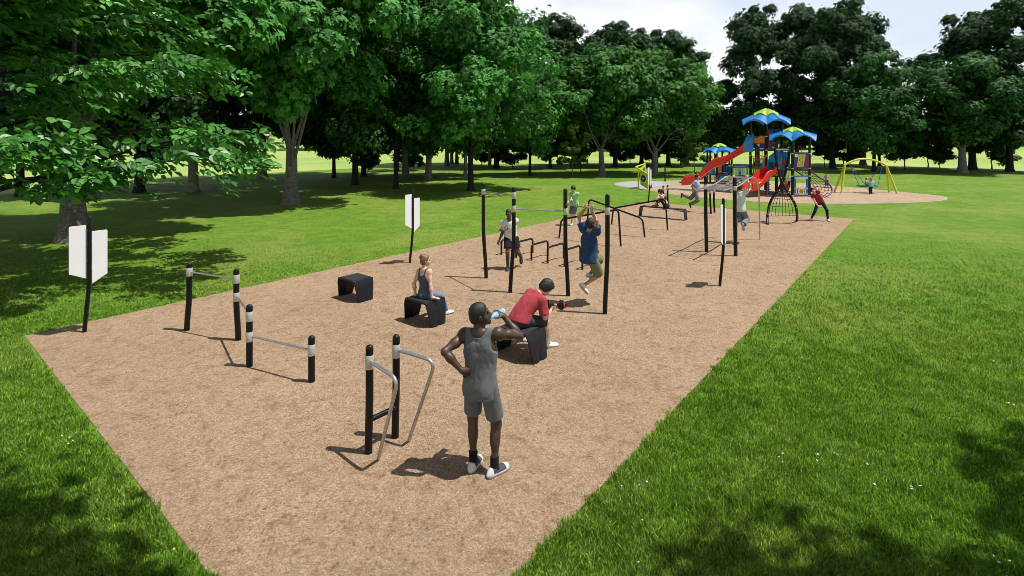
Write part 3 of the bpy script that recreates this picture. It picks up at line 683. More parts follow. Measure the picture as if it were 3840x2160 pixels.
proto('sapling', 23, 1.5, .8, 5.0, 60, 75, .17, LEAF_Y, .06, 4, BARK, 'tall', .3, 3)
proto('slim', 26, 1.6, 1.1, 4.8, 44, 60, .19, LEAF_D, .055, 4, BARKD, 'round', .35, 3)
proto('shade', 33, 5.0, 5.2, 10.0, 95, 100, .30, LEAF_F, .4, 5, BARK, 'round', .66, 3)
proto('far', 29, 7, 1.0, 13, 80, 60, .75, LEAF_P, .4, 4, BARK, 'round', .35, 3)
GN = {'chestnut': 'broad park trees', 'lit': 'bright leafy trees', 'maple': 'sunlit maples', 'stout': 'stout trees', 'dark': 'tall dark trees', 'grey': 'tall dark trees', 'mid': 'mid-size trees', 'low': 'low round trees', 'bushy': 'low dark trees', 'sapling': 'young trees', 'slim': 'young trees', 'shade': 'shade trees', 'far': 'trees far beyond the meadow'}
def tree(kind, x, y, label, tw=None, cr=1.0, ch=1.0, rz=0.0, group=None, cx=0, cy=0, lift=0):
    tm, cm, R, z1, rb, z0 = KIND[kind]; r = empty({'low': 'small_tree', 'bushy': 'small_tree', 'sapling': 'young_tree', 'slim': 'young_tree'}.get(kind, 'tree'), (x, y, 0), rz, label, 'tree', group or GN[kind])
    a = link('trunk', tm, r); k = (tw or rb) / rb; a.scale = (k, k, ch)
    b = link('crown', cm, r); b.scale = (cr, cr, ch); b.location = (cx, cy, lift); return r
def px(xd, yd): Y = 4550 / (yd - 350); return ((xd - 1288) / 1300 * Y, Y)
TREES = [
 ('chestnut', 185, 605, .50, 1.05, 1.0, 1.0, 'thick grey-barked tree behind the left white sign board'),
 ('dark', 51, 494, .28, 1.0, .95, .3, 'slim dark-trunked tree at the far left edge of the lawn'),
 ('dark', 350, 484, .36, 1.0, .95, 1.3, 'dark tree between the thick left trunk and a paler trunk'),
 ('grey', 486, 482, .40, 1.05, 1.05, 2.2, 'grey tree whose trunk shows under the drooping near branch'),
 ('grey', 660, 449, .48, 1.1, 1.1, 2.9, 'tree half hidden behind the left side of the forked tree'),
 ('chestnut', 732, 513, .46, .98, 1.02, 4.05, 'big forked tree with pale bark and five-part leaves'),
 ('dark', 840, 447, .21, .95, 1.0, .9, 'slender black trunk just beyond the forked tree'),
 ('dark', 893, 465, .29, .95, 1.0, 1.9, 'knobbly dark trunk standing in deep shade'),
 ('dark', 915, 444, .29, 1.0, 1.0, 2.6, 'dark trunk partly hidden behind the knobbly one'),
 ('mid', 996, 475, .23, 1.0, 1.15, .4, 'thin dark-trunked tree left of the middle sign board'),
 ('grey', 1020, 447, .39, 1.0, 1.05, 1.1, 'brownish trunk just right of the thin dark-trunked tree'),
 ('grey', 1078, 451, .36, .95, 1.05, 3.4, 'mottled grey trunk above the middle sign board'),
 ('grey', 1124, 418, .38, 1.1, 1.1, 4.1, 'pale trunk, nearest of the far trio at the meadow edge'),
 ('grey', 1136, 413, .33, 1.1, 1.1, 5.1, 'pale trunk in the middle of the far trio'),
 ('dark', 1149, 413, .30, 1.1, 1.1, .6, 'dark trunk, last of the far trio at the meadow edge'),
 ('grey', 1171, 446, .22, .95, 1.0, 2.4, 'pale slim trunk half behind a darker straight trunk'),
 ('lit', 1184, 480, .27, 1.0, 1.02, 1.0, 'straight dark trunk under spreading bright green branches'),
 ('grey', 1232, 423, .26, 1.0, 1.05, 3.0, 'brown trunk deep under the bright green branches'),
 ('dark', 1249, 423, .40, 1.0, 1.05, 4.0, 'broad black trunk deep under the bright green branches'),
 ('lit', 1333, 441, .19, .62, .80, 4.6, 'smaller bright tree with foliage hanging low near the pull-up posts'),
 ('dark', 1384, 423, .22, 1.0, .98, 5.4, 'dark tree behind the yellowish young tree'),
 ('maple', 1514, 441, .39, .95, .97, .2, 'sunlit maple with a side limb, left of the lime play panels'),
 ('dark', 1548, 419, .38, 1.0, .96, 2.0, 'dark trunk behind the right side of the left maple'),
 ('dark', 1614, 414, .36, 1.0, .98, 3.2, 'dark trunk between the two sunlit maples'),
 ('maple', 1646, 438, .43, .98, .95, 2.9, 'sunlit maple standing behind the lime play panels'),
 ('dark', 1681, 418, .38, .92, .92, 4.4, 'dark leaning-limbed trunk right of the maple behind the lime panels'),
 ('mid', 1800, 413, .24, .95, .92, 1.3, 'tree under the gap of sky, behind the long red slide'),
 ('dark', 1905, 417, .42, .92, 1.10, 2.3, 'tall dark tree behind the highest playground roof'),
 ('dark', 2005, 415, .36, .92, 1.14, 3.7, 'tall dark tree just right of the highest playground roof'),
 ('dark', 2094, 424, .42, .85, 1.0, .7, 'thick black trunk right of the purple play panel'),
 ('dark', 2134, 416, .25, .95, 1.16, 1.7, 'thin black trunk above the left leg of the yellow swing'),
 ('grey', 2171, 415, .48, .7, .80, 2.7, 'broad grey trunk framed by the yellow swing arch'),
 ('mid', 2198, 433, .24, .92, .98, 4.2, 'pale straight trunk just behind the yellow swing arch'),
 ('mid', 2212, 417, .22, .9, .9, 5.2, 'black trunk just right of the pale one behind the swing'),
 ('stout', 2421, 435, .50, .98, .98, 4.9, 'stout forking tree alone at the right end of the lawn'),
 ('dark', 2446, 427, .50, 1.0, .95, 5.9, 'massive black trunk close behind the stout forking tree'),
 ('dark', 2540, 432, .42, 1.0, .97, 1.2, 'dark tree nearest the right edge of the lawn'),
 ('slim', 1041, 442, .045, .8, .9, 0, 'thin sapling between the brownish and the mottled trunk'),
 ('sapling', 1440, 446, .055, 1.05, 1.0, 1.0, 'yellowish young tree lit up in front of the dark trees'),
 ('slim', 1461, 437, .07, .8, .8, 2.0, 'small dark sapling behind the yellowish young tree'),
 ('sapling', 1747, 433, .06, 1.05, .95, 3.0, 'young bushy tree left of the smallest blue play roof'),
 ('slim', 2074, 421, .06, 1.2, 1.0, 4.0, 'small sapling close right of the play tower with the purple panel'),
 ('low', 2276, 427, .09, 1.0, 1.0, 1.0, 'low round tree right of the yellow swing'),
 ('bushy', 900, 438, .09, 1.0, .85, .5, 'low dark tree behind the knobbly trunk in deep shade'),
 ('bushy', 1290, 424, .09, 1.2, .95, 1.5, 'low dark tree in the deep shade left of the low-hanging bright tree'),
 ('bushy', 1402, 415, .09, 1.25, 1.0, 2.5, 'low dark tree just left of the yellowish young tree'),
 ('bushy', 1585, 412, .09, 1.3, .9, 3.5, 'low dark tree in the gap between the two sunlit maples'),
 ('bushy', 1712, 414, .09, 1.1, .9, 4.5, 'low dark tree behind the foot of the long red slide'),
 ('bushy', 2335, 420, .09, 1.0, .9, 5.5, 'low dark tree left of the slender young tree'),
 ('bushy', 1003, 430, .09, 1.1, .9, .2, 'low dark tree behind the brownish trunk'),
 ('bushy', 1212, 418, .09, 1.3, 1.0, 1.2, 'low dark tree deep in shade behind the straight dark trunk'),
 ('bushy', 1478, 413, .09, 1.3, 1.0, 2.2, 'low dark tree just right of the yellowish young tree'),
 ('bushy', 1655, 410, .09, 1.4, 1.0, 3.2, 'low dark tree behind the trunk of the right sunlit maple'),
 ('bushy', 2122, 412, .09, 1.3, .9, 4.2, 'low dark tree beyond the left legs of the yellow swing'),
 ('bushy', 2495, 424, .09, 1.0, .9, 5.2, 'low dark tree between the massive black trunk and the rightmost tree'),
 ('slim', 2364, 421, .055, 1.25, 1.05, 5.0, 'slender young tree between the low round tree and the stout one'),
]
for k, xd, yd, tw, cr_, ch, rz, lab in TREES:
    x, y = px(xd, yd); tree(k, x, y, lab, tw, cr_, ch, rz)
rf = random.Random(5)
for i, (x, y, s_) in enumerate([(-46, 118, .9), (-22, 150, 1.1), (4, 128, .8), (16, 150, 1.1), (27, 122, .9), (38, 140, 1.0), (48, 118, .8), (60, 135, 1.0), (72, 118, .9), (92, 130, 1.0), (112, 118, 1.1), (135, 120, 1.0), (-90, 120, 1), (-65, 135, 1.0), (-34, 128, .8), (-8, 138, 1.0), (22, 138, .8), (53, 150, 1.1), (66, 122, .7), (82, 140, 1.0), (102, 145, .9), (124, 128, .8)]):
    rr_ = math.hypot(x - 12, y - 15); tq = min(max((rr_ - 75) / 210, 0), 1)
    o = tree('far', x, y, 'small-looking tree far beyond the lawn on the meadow', None, s_, s_ * .8, rf.uniform(0, 6)); o.location.z = tq * tq * (3 - 2 * tq) * 9 - .4
# trees whose trunks stand outside the picture; their branches and shade fall into it
tree('shade', 8.2, -.55, 'tree beside the viewer whose shade lies on the near right lawn', .4, 1, 1, 4.14, 'shade trees out of the picture', lift=.7)
tree('shade', -1.9, -.9, 'tree behind the viewer whose shade lies on the near left lawn', .4, 1, 1, 5.14, 'shade trees out of the picture', lift=1.6)
# the near tree on the left: its leafy branches reach into the picture
def near_tree(x, y):
    root = empty('tree', (x, y, 0), 0, 'near tree with large oval leaves filling the upper left corner', 'tree')
    r = np.random.default_rng(41); mb = MB()
    mb.tube(spline([(0, 0, -.05), (0, 0, .4), (.05, .03, 2.2), (.1, 0, 4.5), (0, .1, 8)], 6), [.36] * 3 + list(np.linspace(.32, .12, 22)), 16)
    vs = []; ns = []; ds = []
    limbs = []
    for i in range(40):
        z = 2.1 + 8.4 * (i / 39) ** .95; a = rad([-8, 28, -40, 60, -75, 100, 140, 200, 250][i % 9] + r.uniform(-18, 18))
        L = 6.7 * (.72 if math.sin(a) < -.12 else 1) * (1 - .45 * max(0, (z - 4) / 5)) * r.uniform(.8, 1.0)
        if i == 0: a, L, z = rad(4), 6.8, 2.0
        d = V(math.cos(a), math.sin(a), 0); st = V(.05, 0, z); rise = r.uniform(.1, .35) if i else .3
        pa = spline([st, st + d * L * .35 + V(0, 0, L * rise * .3), st + d * L * .7 + V(0, 0, L * rise * .62 + .1), st + d * L + V(0, 0, L * rise * .8)], 7)
        mb.tube(pa, list(np.linspace(.075 if i else .085, .012, len(pa))), 8); limbs.append((pa, d, L))
        for j in range(26 if i < 5 else 24):
            t_ = r.uniform(.25, 1); b = pa[min(int(t_ * (len(pa) - 1)), len(pa) - 1)]; a2 = a + r.choice([-1, 1]) * r.uniform(.4, 1.3)
            d2 = V(math.cos(a2), math.sin(a2), r.uniform(-.35, .2 if i < 5 else .5)); l2 = L * r.uniform(.10, .24); e = b + d2 * l2; mb.tube([b, b + (e - b) * .55 + V(0, 0, .05), e], [.014, .009, .004], 5)
            for q in range(6):
                p = b + (e - b) * r.uniform(.2, 1.05) + r.normal(size=3) * np.array([.14, .14, .16]); out = unit(d2 * .6 + d * .8 + r.normal(size=3) * .3) * np.array([1, 1, .3])
                vs.append(p); ds.append(unit(out - V(0, 0, r.uniform(.05, .5))))
    sp = np.array(vs); sd_ = np.array(ds); n = len(sp)
    # a flat spray of paired leaves along every twig end
    V_ = []; T_ = []
    up = np.array([0, 0, 1.0]) + r.normal(size=(n, 3)) * .5; side = np.cross(sd_, up); side /= np.linalg.norm(side, axis=1, keepdims=True); nor = np.cross(side, sd_)
    tint0 = r.random(n)
    for k in range(5):
        sgn = [1, -1, 1, -1, 0][k]; f = [0, .09, .18, .27, .36][k]
        b = sp + sd_ * f; d = sd_ * (1 if sgn == 0 else .62) + side * sgn * .8 + r.normal(size=(n, 3)) * .12 - np.array([0, 0, .12]); d /= np.linalg.norm(d, axis=1, keepdims=True)
        e = np.cross(nor, d); e /= np.linalg.norm(e, axis=1, keepdims=True); L = (.17 + .10 * r.random(n))[:, None]; w_ = L * .29; dn = nor * L * .10
        V_.append(np.stack([b, b + d * L * .28 + e * w_ * .85 + dn, b + d * L * .62 + e * w_ + dn * .6, b + d * L - dn * 1.2, b + d * L * .62 - e * w_ + dn * .6, b + d * L * .28 - e * w_ * .85 + dn], 1)); T_.append(tint0 * .6 + r.random(n) * .4)
    v = np.concatenate(V_).reshape(-1, 3); m = len(v) // 6; i6 = np.arange(m)[:, None] * 6
    f = np.concatenate([i6 + np.array([[0, 1, 2, 3]]), i6 + np.array([[0, 3, 4, 5]])], 0)
    mb.build('trunk', BARKD, root, org=(0, 0, 0), sharp=60)
    link('crown', quads(v, f, 'crown', [LEAF_N], smooth=False, attr={'tint': np.repeat(np.concatenate(T_), 6)}), root)
near_tree(-13.4, 12.0)
# ---------------------------------------------------------------- fitness equipment
def dome_post(name, foot, top, r, h, bend=0, parent=None, collars=(), mat_=None, kink=.42):
    """post standing on foot, straight above, its lower half leaning away; domed cap; collars = (z centre, length)"""
    f = V(foot[0], foot[1], -.03); tp = V(top[0], top[1], 0)
    pts = [f, f + (tp - f) * .04 + V(0, 0, h * .06)] + [V(*(f + (tp - f) * k)[:2], z) for k, z in ((.32, h * .2), (.72, h * .36), (.96, h * .5), (1, h * .6))] + [V(tp[0], tp[1], h * .8)]
    path = spline(pts, 4)[:-1]; rs = [r] * len(path)
    for a in [0] + [rad(x) for x in (15, 35, 55, 72, 85)]: path.append(V(tp[0], tp[1], h - r * .95 + r * .95 * math.sin(a))); rs.append(r * max(math.cos(a), .12))
    mb = MB(); mb.tube(path, rs, 18); mb.build('post', mat_ or BLACK, parent, sharp=50)
    for z, L in collars:
        k = min(z / (h * .6), 1); q = V(tp[0], tp[1], 0)
        m2 = MB(); m2.tube([q + V(0, 0, z - L / 2), q + V(0, 0, z - L / 2 + .006), q + V(0, 0, z + L / 2 - .006), q + V(0, 0, z + L / 2)], [r + .002, r + .005, r + .005, r + .002], 18); m2.build('collar', COLLAR, parent)
def bar(a, b, r, parent, name='bar', mat_=None, n=10):
    m = MB(); m.tube([a, b], r, n); return m.build(name, mat_ or STEEL, parent)
# low push-up bars, three heights
A, B, C_, D_ = V(-5.94, 9.44, 0), V(-4.76, 8.99, 0), V(-4.04, 7.95, 0), V(-2.89, 7.45, 0)
s_ = empty('push_up_bars', A, 0, 'four short black posts joined by three steel bars stepping down', 'exercise bars')
dome_post('p', A, A + V(.045, 0, 0), .048, 1.25, parent=s_, collars=[(1.075, .15)]); dome_post('p', B, B + V(-.035, 0, 0), .048, 1.25, parent=s_, collars=[(1.07, .15), (.76, .15)])
dome_post('p', C_, C_, .048, .96, parent=s_, collars=[(.775, .15), (.465, .15)]); dome_post('p', D_, D_, .048, .67, parent=s_, collars=[(.465, .16)])
bar(A + V(.08, -.01, 1.075), B + V(-.06, .01, 1.07), .0165, s_); bar(B + V(0, -.04, .765), C_ + V(0, .04, .77), .0165, s_); bar(C_ + V(.04, 0, .465), D_ + V(-.04, 0, .465), .0165, s_)
# dip station
E_, F_ = V(-1.60, 5.76, 0), V(-1.37, 6.06, 0)
s_ = empty('dip_station', E_, 0, 'two black posts with bent steel hand rails beside the drinking man', 'dip bars')
for P_, a in ((E_, -43), (F_, -26)):
    dome_post('p', P_, P_ + V(.012, 0, 0), .043, 1.21, parent=s_, collars=[(1.02, .155)])
    d = V(math.cos(rad(a)), math.sin(rad(a)), 0); m = MB()
    m.tube(arc_path([P_ + d * .04 + V(0, 0, 1.035), P_ + d * .57 + V(0, 0, 1.0), P_ + d * .18 + V(0, 0, -.03)], .14, 8), .0208, 12); m.build('handrail', STEEL, s_, sharp=60)
    for z in (.96, 1.08):
        b = MB(); b.ell(P_ + d * .049 + V(0, 0, z), (.006, .006, .006), None, 8); b.build('bolt', GREYM, s_)
bar(E_ + V(.01, .02, .36), F_ + V(.005, -.02, .36), .030, s_, 'crossbar', BLACK, 14)
# pull-up rig
P1, P2, P3, P4 = V(-.65, 13.0, 0), V(-.04, 11.79, 0), V(1.25, 11.52, 0), V(1.86, 10.34, 0)
T1, T2, T3, T4 = V(-.72, 13.0, 0), V(.04, 11.79, 0), V(1.19, 11.52, 0), V(1.91, 10.34, 0)
s_ = empty('pull_up_rig', P2, 0, 'four tall black posts in a zigzag joined by three steel pull-up bars', 'pull-up bars')
for p, q, c in ((P1, T1, [(2.18, .14)]), (P2, T2, [(2.215, .15), (1.91, .15)]), (P3, T3, [(1.885, .15)]), (P4, T4, [(2.06, .15)])):
    dome_post('p', p, q, .046, 2.4, parent=s_, collars=c)
z_ = lambda q, z: V(q[0], q[1], z)
bar(z_(T1, 2.19), z_(T2, 2.21), .0165, s_); bar(z_(T2, 1.91), z_(T3, 1.89), .0165, s_); bar(z_(T3, 2.05), z_(T4, 2.06), .0165, s_)
# overhead ladder
U3, W3 = V(*U, 0), V(*W2, 0)
M1, M2 = V(6.03, 16.02, 0), V(6.69, 15.46, 0)
s_ = empty('overhead_ladder', M2, 0, 'horizontal steel ladder curving down to the ground behind two tall black posts', 'monkey bars')
prof = [(-.92, 2.03), (-.3, 2.03), (.25, 2.035), (.8, 2.075), (1.3, 2.15), (1.8, 2.215), (2.25, 2.225), (2.62, 2.14), (2.88, 1.9), (3.03, 1.5), (3.10, .9), (3.13, -.03)]
zz = lambda t_: float(np.interp(t_, [p[0] for p in prof], [p[1] for p in prof]))
for P_ in (M1, M2):
    dome_post('p', P_, P_ + V(-.025, 0, 0), .055, 2.36, parent=s_, collars=[(2.03, .13)])
    o_ = P_ + (W3 * .055 if P_ is M1 else -W3 * .055) + V(-.02, 0, 0); m = MB(); m.tube(spline([o_ + U3 * t_ + V(0, 0, z) for t_, z in prof], 5), .024, 12); m.build('rail', STEEL, s_, sharp=70)
for i in range(13):
    t_ = -.78 + i * .295; m = MB(); a = M1 + W3 * .055 + U3 * t_ + V(-.02, 0, zz(t_)); b = M2 - W3 * .055 + U3 * t_ + V(-.02, 0, zz(t_)); m.tube([a, b], .0155, 10); m.build('rung', STEEL, s_)
# parallel dip bars at the far end of the pad
s_ = empty('parallel_bars', (9.30, 24.17, 0), 0, 'pair of long level steel bars on four black posts near the pad far edge', 'parallel bars')
Q1, Q2 = V(9.30, 24.17, 0), V(7.54, 25.64, 0); of = U3 * .53
for Q in (Q1, Q1 + of, Q2, Q2 + of): dome_post('p', Q, Q + V(-.03, .0, 0), .046, 1.2, parent=s_, collars=[(1.03, .13)])
for o_ in (0, 1): bar(Q1 + of * o_ + V(-.03, 0, 1.03) + W3 * .06, Q2 + of * o_ + V(-.03, 0, 1.03) - W3 * .06, .0185, s_)
# inclined walking bars: three
ends = [((1.67, 18.33), (3.55, 16.85), .66, 1.20, 'nearest'), ((2.88, 19.88), (4.73, 18.40), 1.20, .66, 'middle'), ((4.10, 21.30), (5.97, 19.82), .66, 1.20, 'far')]
for (a, b, ha, hb, w_), lab in zip(ends, ('sloping black bar whose low end is behind the third pull-up post', 'sloping black bar crossing between the two others, high end on the lawn side', 'sloping black bar whose high end is in front of the long bench')):
    s_ = empty('incline_bar', (*a, 0), 0, lab, 'incline bar', 'sloping black bars in a row'); a, b = V(*a, 0), V(*b, 0); d = unit(b - a)
    m = MB(); m.tube(arc_path([a + V(0, 0, -.03), a + d * .09 + V(0, 0, ha), b - d * .09 + V(0, 0, hb), b + V(0, 0, -.03)], .16, 7), .032, 14); m.build('bent_tube', BLACK, s_, sharp=70)
# row of six low hoops
hl = ['low black hoop at the lawn end of the row, behind the runner', 'low black hoop, second from the runner end of the row', 'low black hoop with its near leg right beside the runner’s heel', 'low black hoop, fourth in the row, left of the third pull-up post', 'low black hoop partly hidden by the third pull-up post', 'low black hoop behind the hanging man’s shorts']
m = MB(); m.tube(arc_path([(0, 0, -.03), (0, 0, .45), (0, .82, .45), (0, .82, -.03)], .12, 7), .029, 14); hoop_me = m.mesh('bent_tube', BLACK, sharp=70)
for i in range(6):
    r_ = empty('low_hoop', V(-.32, 15.6, 0) + W3 * .566 * i, -math.atan2(U[0], U[1]), hl[i], 'hoop', 'row of low black hoops'); link('bent_tube', hoop_me, r_)
# moulded step benches
def bench_parts(L, Wd, h, splay, foot_w):
    """top slab plus two folded side legs, local x = long direction"""
    th = .035; top = MB(); n = 7
    sec = []
    for i in range(n): sec.append(i)
    hx = L / 2; hy = Wd / 2; c = .05
    top.add([(x, y, z) for z, k in ((h, 0), (h - th, .0)) for x, y in ((-hx + c * .3, -hy), (hx - c * .3, -hy), (hx - c * .3, hy), (-hx + c * .3, hy))], [(3, 2, 1, 0)[::-1], (4, 7, 6, 5)[::-1][::-1], (0, 1, 5, 4)[::-1], (1, 2, 6, 5)[::-1], (2, 3, 7, 6)[::-1], (3, 0, 4, 7)[::-1]])
    legs = []
    for sx in (-1, 1):
        m = MB(); rows = []; N = 9
        for k in range(N):
            f = k / (N - 1); z = h - .004 - (h + .01) * f
            x = hx - c * .3 + (splay - hx) * max(f, 0) ** .9 + .02 * math.sin(min(f * 6, PI / 2)); wy = hy + (foot_w / 2 - hy) * f ** 1.15; row = []
            for j in range(9):
                u = j / 4 - 1; crease = -.055 * max(0, f - .3) * max(0, 1 - abs(u) * 3.4) ; bow = -.03 * (1 - u * u) * 0 + .02 * (1 - u * u) * f
                row.append((sx * (x + crease + bow), u * wy, z))
            rows.append(row)
        vs = [p for r in rows for p in r] + [(p[0] - sx * .02, p[1], p[2]) for r in rows for p in r]; fs = []; o = N * 9
        for k in range(N - 1):
            for j in range(8):
                a = k * 9 + j; q = (a, a + 1, a + 10, a + 9); fs += [q, tuple(x + o for x in q[::-1])]
        rim = [j for j in range(9)] + [k * 9 + 8 for k in range(1, N)] + [(N - 1) * 9 + j for j in range(7, -1, -1)] + [k * 9 for k in range(N - 2, 0, -1)]
        for a, b in zip(rim, rim[1:] + rim[:1]): fs.append((a, b, b + o, a + o))
        m.add(vs, fs); legs.append(m)
    tr = MB(); tr.box((0, 0, h + .002), (L - .10, Wd - .05, .006)); return top, legs, tr
TREAD = M('textured_black_tread', (.020, .022, .030), .55, bump=1, bs=420, var=.35, vs=120)
ry = math.atan2(W2[1], W2[0])
def bench(loc, L, Wd, h, splay, fw, lab, group, name):
    r_ = empty(name, (*loc, 0), ry, lab, 'bench', group); top, legs, tr = bench_parts(L, Wd, h, splay, fw)
    o = top.build('top', BLACKP, r_, org=(0, 0, 0), bevel=.012); o2 = tr.build('tread', TREAD, r_, org=(0, 0, 0), bevel=.002)
    for m in legs: m.build('leg', BLACKP, r_, org=(0, 0, 0), sharp=30)
    return r_
b0 = bench((-3.45, 11.39), .60, .50, .46, .385, .34, 'empty black folded-plastic step bench', 'black step benches', 'step_bench')
for loc, lab in (((-1.675, 9.93), 'black step bench with the woman in blue sitting on it'), ((.15, 8.38), 'black step bench with the man in the red polo sitting on it')):
    c = copy_tree(b0); c.location = (*loc, 0); c['label'] = lab
bench((6.68, 22.93), 2.02, .36, .47, 1.06, .30, 'long low black bench with sloping legs under the woman doing sit-ups', None, 'long_bench')
# sign boards: two staggered white boards on a slightly bent black pole
def sign_parts(r_):
    d = V(math.sin(rad(34)), math.cos(rad(34)), 0); m = MB()
    m.tube(spline([(-.085, 0, -.03), (-.075, 0, .12), (-.035, 0, .5), (-.005, 0, .85), (0, 0, 1.1), (0, 0, 2.05)], 5) + [V(0, 0, 2.085), V(0, 0, 2.1)], [.034] * 26 + [.026, .008], 14); m.build('pole', BLACK, r_, org=(0, 0, 0), sharp=60)
    nrm = V(d[1], -d[0], 0)
    def board(x0, x1, top, bi, bo):
        s = 1 if x1 > x0 else -1; c = .022; pts = []
        for x, z, (ux, uz) in ((x0, top, (0, 0)), (x1, top, (1, 1)), (x1, bo, (1, -1)), (x0, bi, (0, 0))):
            if ux:
                for k in range(5):
                    a = (PI / 2) * k / 4; a = PI / 2 - a if uz > 0 else -a
                    pts.append((x - s * c + s * c * math.cos(a), z - uz * c + (c * math.sin(a))))
            else: pts.append((x, z))
        b = MB(); b.prism([d * x + V(0, 0, z) - nrm * .004 for x, z in pts], nrm * .008); b.build('sign_board', WHITEP, r_, org=(0, 0, 0), bevel=.002)
    board(-.045, -.29, 1.95, .985, 1.10); board(.042, .275, 1.825, .87, 1.0)
    for x in (-.037,): b = MB(); b.box(d * x + V(0, 0, 1.45), (.012, .03, .86), R3(0, 0, -34)); b.build('bracket', GREYM, r_, org=(0, 0, 0))
    for z in (1.0, 1.3, 1.6, 1.85):
        b = MB(); b.ell(V(0, -.034, z), (.008, .006, .008), None, 8); b.build('bolt', GREYM, r_, org=(0, 0, 0))
s0 = empty('sign_board_pole', (-7.66, 9.36, 0), 0, 'double white blank sign board in front of the thick-trunked tree', 'sign', 'double white sign boards'); sign_parts(s0)
for loc, lab in (((-2.80, 14.58), 'double white blank sign board on the lawn edge behind the seated woman'), ((5.03, 12.30), 'double white blank sign board seen almost edge-on before the overhead ladder'), ((7.53, 28.26), 'double white blank sign board beside the lime play panels')):
    c = copy_tree(s0); c.location = (*loc, 0); c['label'] = lab
s_ = empty('marker_post', (12.61, 42.58, 0), 0, 'thin plain black post at the corner of the grey rubber patch', 'post'); m = MB(); m.tube([(12.61, 42.58, -.03), (12.61, 42.58, 1.24), (12.61, 42.58, 1.28)], [.055, .055, .02], 12); m.build('pole', BLACK, s_)
# twisted net climber
s_ = empty('twisted_net_climber', (11.28, 21.56, 0), 0, 'two black tubes twisted round a rope net, behind the overhead ladder', 'net climber')
cz = [(0, 1.88, 28), (.2, 1.50, 16), (.45, 1.15, -4), (.8, .92, -32), (1.2, .74, -72), (1.66, .58, -117.6), (2.1, .54, -143), (2.6, .62, -163), (3.05, .64, -176), (3.15, .64, -178)]
def cl(z, u):
    w_ = np.interp(z, [c[0] for c in cz], [c[1] for c in cz]); a = rad(np.interp(z, [c[0] for c in cz], [c[2] for c in cz])); return V(11.28 + math.cos(a) * w_ / 2 * u, 21.56 + math.sin(a) * w_ / 2 * u, z)
for u in (-1, 1): m = MB(); m.tube(spline([V(*cl(0, u)[:2], -.03)] + [cl(z, u) for z in np.linspace(.05, 3.15, 16)], 3), .052, 12); m.build('twisted_tube', BLACK, s_, sharp=70)
m = MB(); a = cl(3.05, -1); b = cl(3.05, 1); m.tube([a, b], .045, 12); m.build('top_bar', GREYM, s_)
m = MB()
for u in np.linspace(-.72, .72, 7): m.tube([cl(z, u) for z in np.linspace(.3, 3.0, 28)], .0105, 5)
for z in (.3, .68, 1.0, 1.3, 1.62, 2.0, 2.4, 2.75): m.tube([cl(z, u) for u in np.linspace(-1, 1, 9)], .0105, 5)
m.build('rope_net', ROPE, s_, sharp=80)
for z in (.35, .68, 1.0, 1.3, 1.9, 2.3):
    for u in (-1, 1): b = MB(); b.ell(cl(z, u) * V(1, 1, 1) - V(0, .05, 0), (.025, .02, .018), None, 8); b.build('rope_clamp', COLLAR, s_)
# ---------------------------------------------------------------- playground
def hexa(c, R, a0, i): a = rad(a0 + 60 * i); return V(c[0] + R * math.cos(a), c[1] + R * math.sin(a), 0)
def petal_roof(name, mat_, c, R, zt, za, arch, a0, parent, dip=.06, thick=.035):
    """six arched petals that meet in valleys over the posts"""
    nr, ns = 7, 12; vs = []; fs = []; N = 6 * ns
    for sgn in (0, 1):
        for i in range(nr + 1):
            f = i / nr
            for k in range(N):
                s = (k % ns) / ns * 2 - 1; a = rad(a0 + 60 * (k // ns) + 60 * ((k % ns) / ns)); bul = 1 - s * s
                r = R * f * (1 - .10 * bul * f) + .001
                z = za - (za - zt) * (f ** 1.15) + arch * bul * f ** 1.3 - sgn * thick
                vs.append((c[0] + r * math.cos(a), c[1] + r * math.sin(a), z))
    o = (nr + 1) * N
    for i in range(nr):
        for k in range(N):
            q = (i * N + k, i * N + (k + 1) % N, (i + 1) * N + (k + 1) % N, (i + 1) * N + k); fs += [q[::-1], tuple(x + o for x in q)]
    for k in range(N): a, b = nr * N + k, nr * N + (k + 1) % N; fs.append((a, b, b + o, a + o))
    m = MB(); m.add(vs, fs); ob = m.build(name, mat_, parent, sharp=26)
    ribs = MB()
    for k in range(6):
        pts = []
        for i in range(1, nr + 1):
            f = i / nr; a = rad(a0 + 60 * k + 30); r = R * f * (1 - .10 * f); pts.append((c[0] + r * math.cos(a), c[1] + r * math.sin(a), za - (za - zt) * f ** 1.15 + arch * f ** 1.3 + .01))
        ribs.tube(pts, .028 if R > 1 else .015, 6)
    ribs.build('rib', mat_, ob, org=parent.location); return ob
def posts(c, R, a0, h, idx, parent, bands):
    for i in idx:
        p = hexa(c, R, a0, i); m = MB(); m.tube([p + V(0, 0, -.03), p + V(0, 0, h)], .07, 14); o = m.build('post', BLACK, parent)
        for z in bands:
            b = MB(); b.tube([p + V(0, 0, z - .035), p + V(0, 0, z + .035)], .086, 14); b.build('clamp_band', LIMEM, o, org=parent.location)
def deck(c, R, a0, z, parent):
    m = MB(); m.prism([hexa(c, R, a0, i) + V(0, 0, z - .09) for i in range(6)], (0, 0, .09)); m.build('deck', DECK, parent, bevel=.01)
def railing(a, b, z0, z1, parent, mat_, n=8, name='railing', arch=0):
    m = MB(); a, b = V(a), V(b); m.tube([a + V(0, 0, z0), b + V(0, 0, z0)], .018, 8)
    m.tube(spline([a + V(0, 0, z1), (a + b) / 2 + V(0, 0, z1 + arch), b + V(0, 0, z1)], 5), .018, 8)
    for i in range(n + 1): p = a + (b - a) * i / n; m.tube([p + V(0, 0, z0), p + V(0, 0, z1 + arch * (1 - (2 * i / n - 1) ** 2))], .014, 7)
    return m.build(name, mat_, parent)
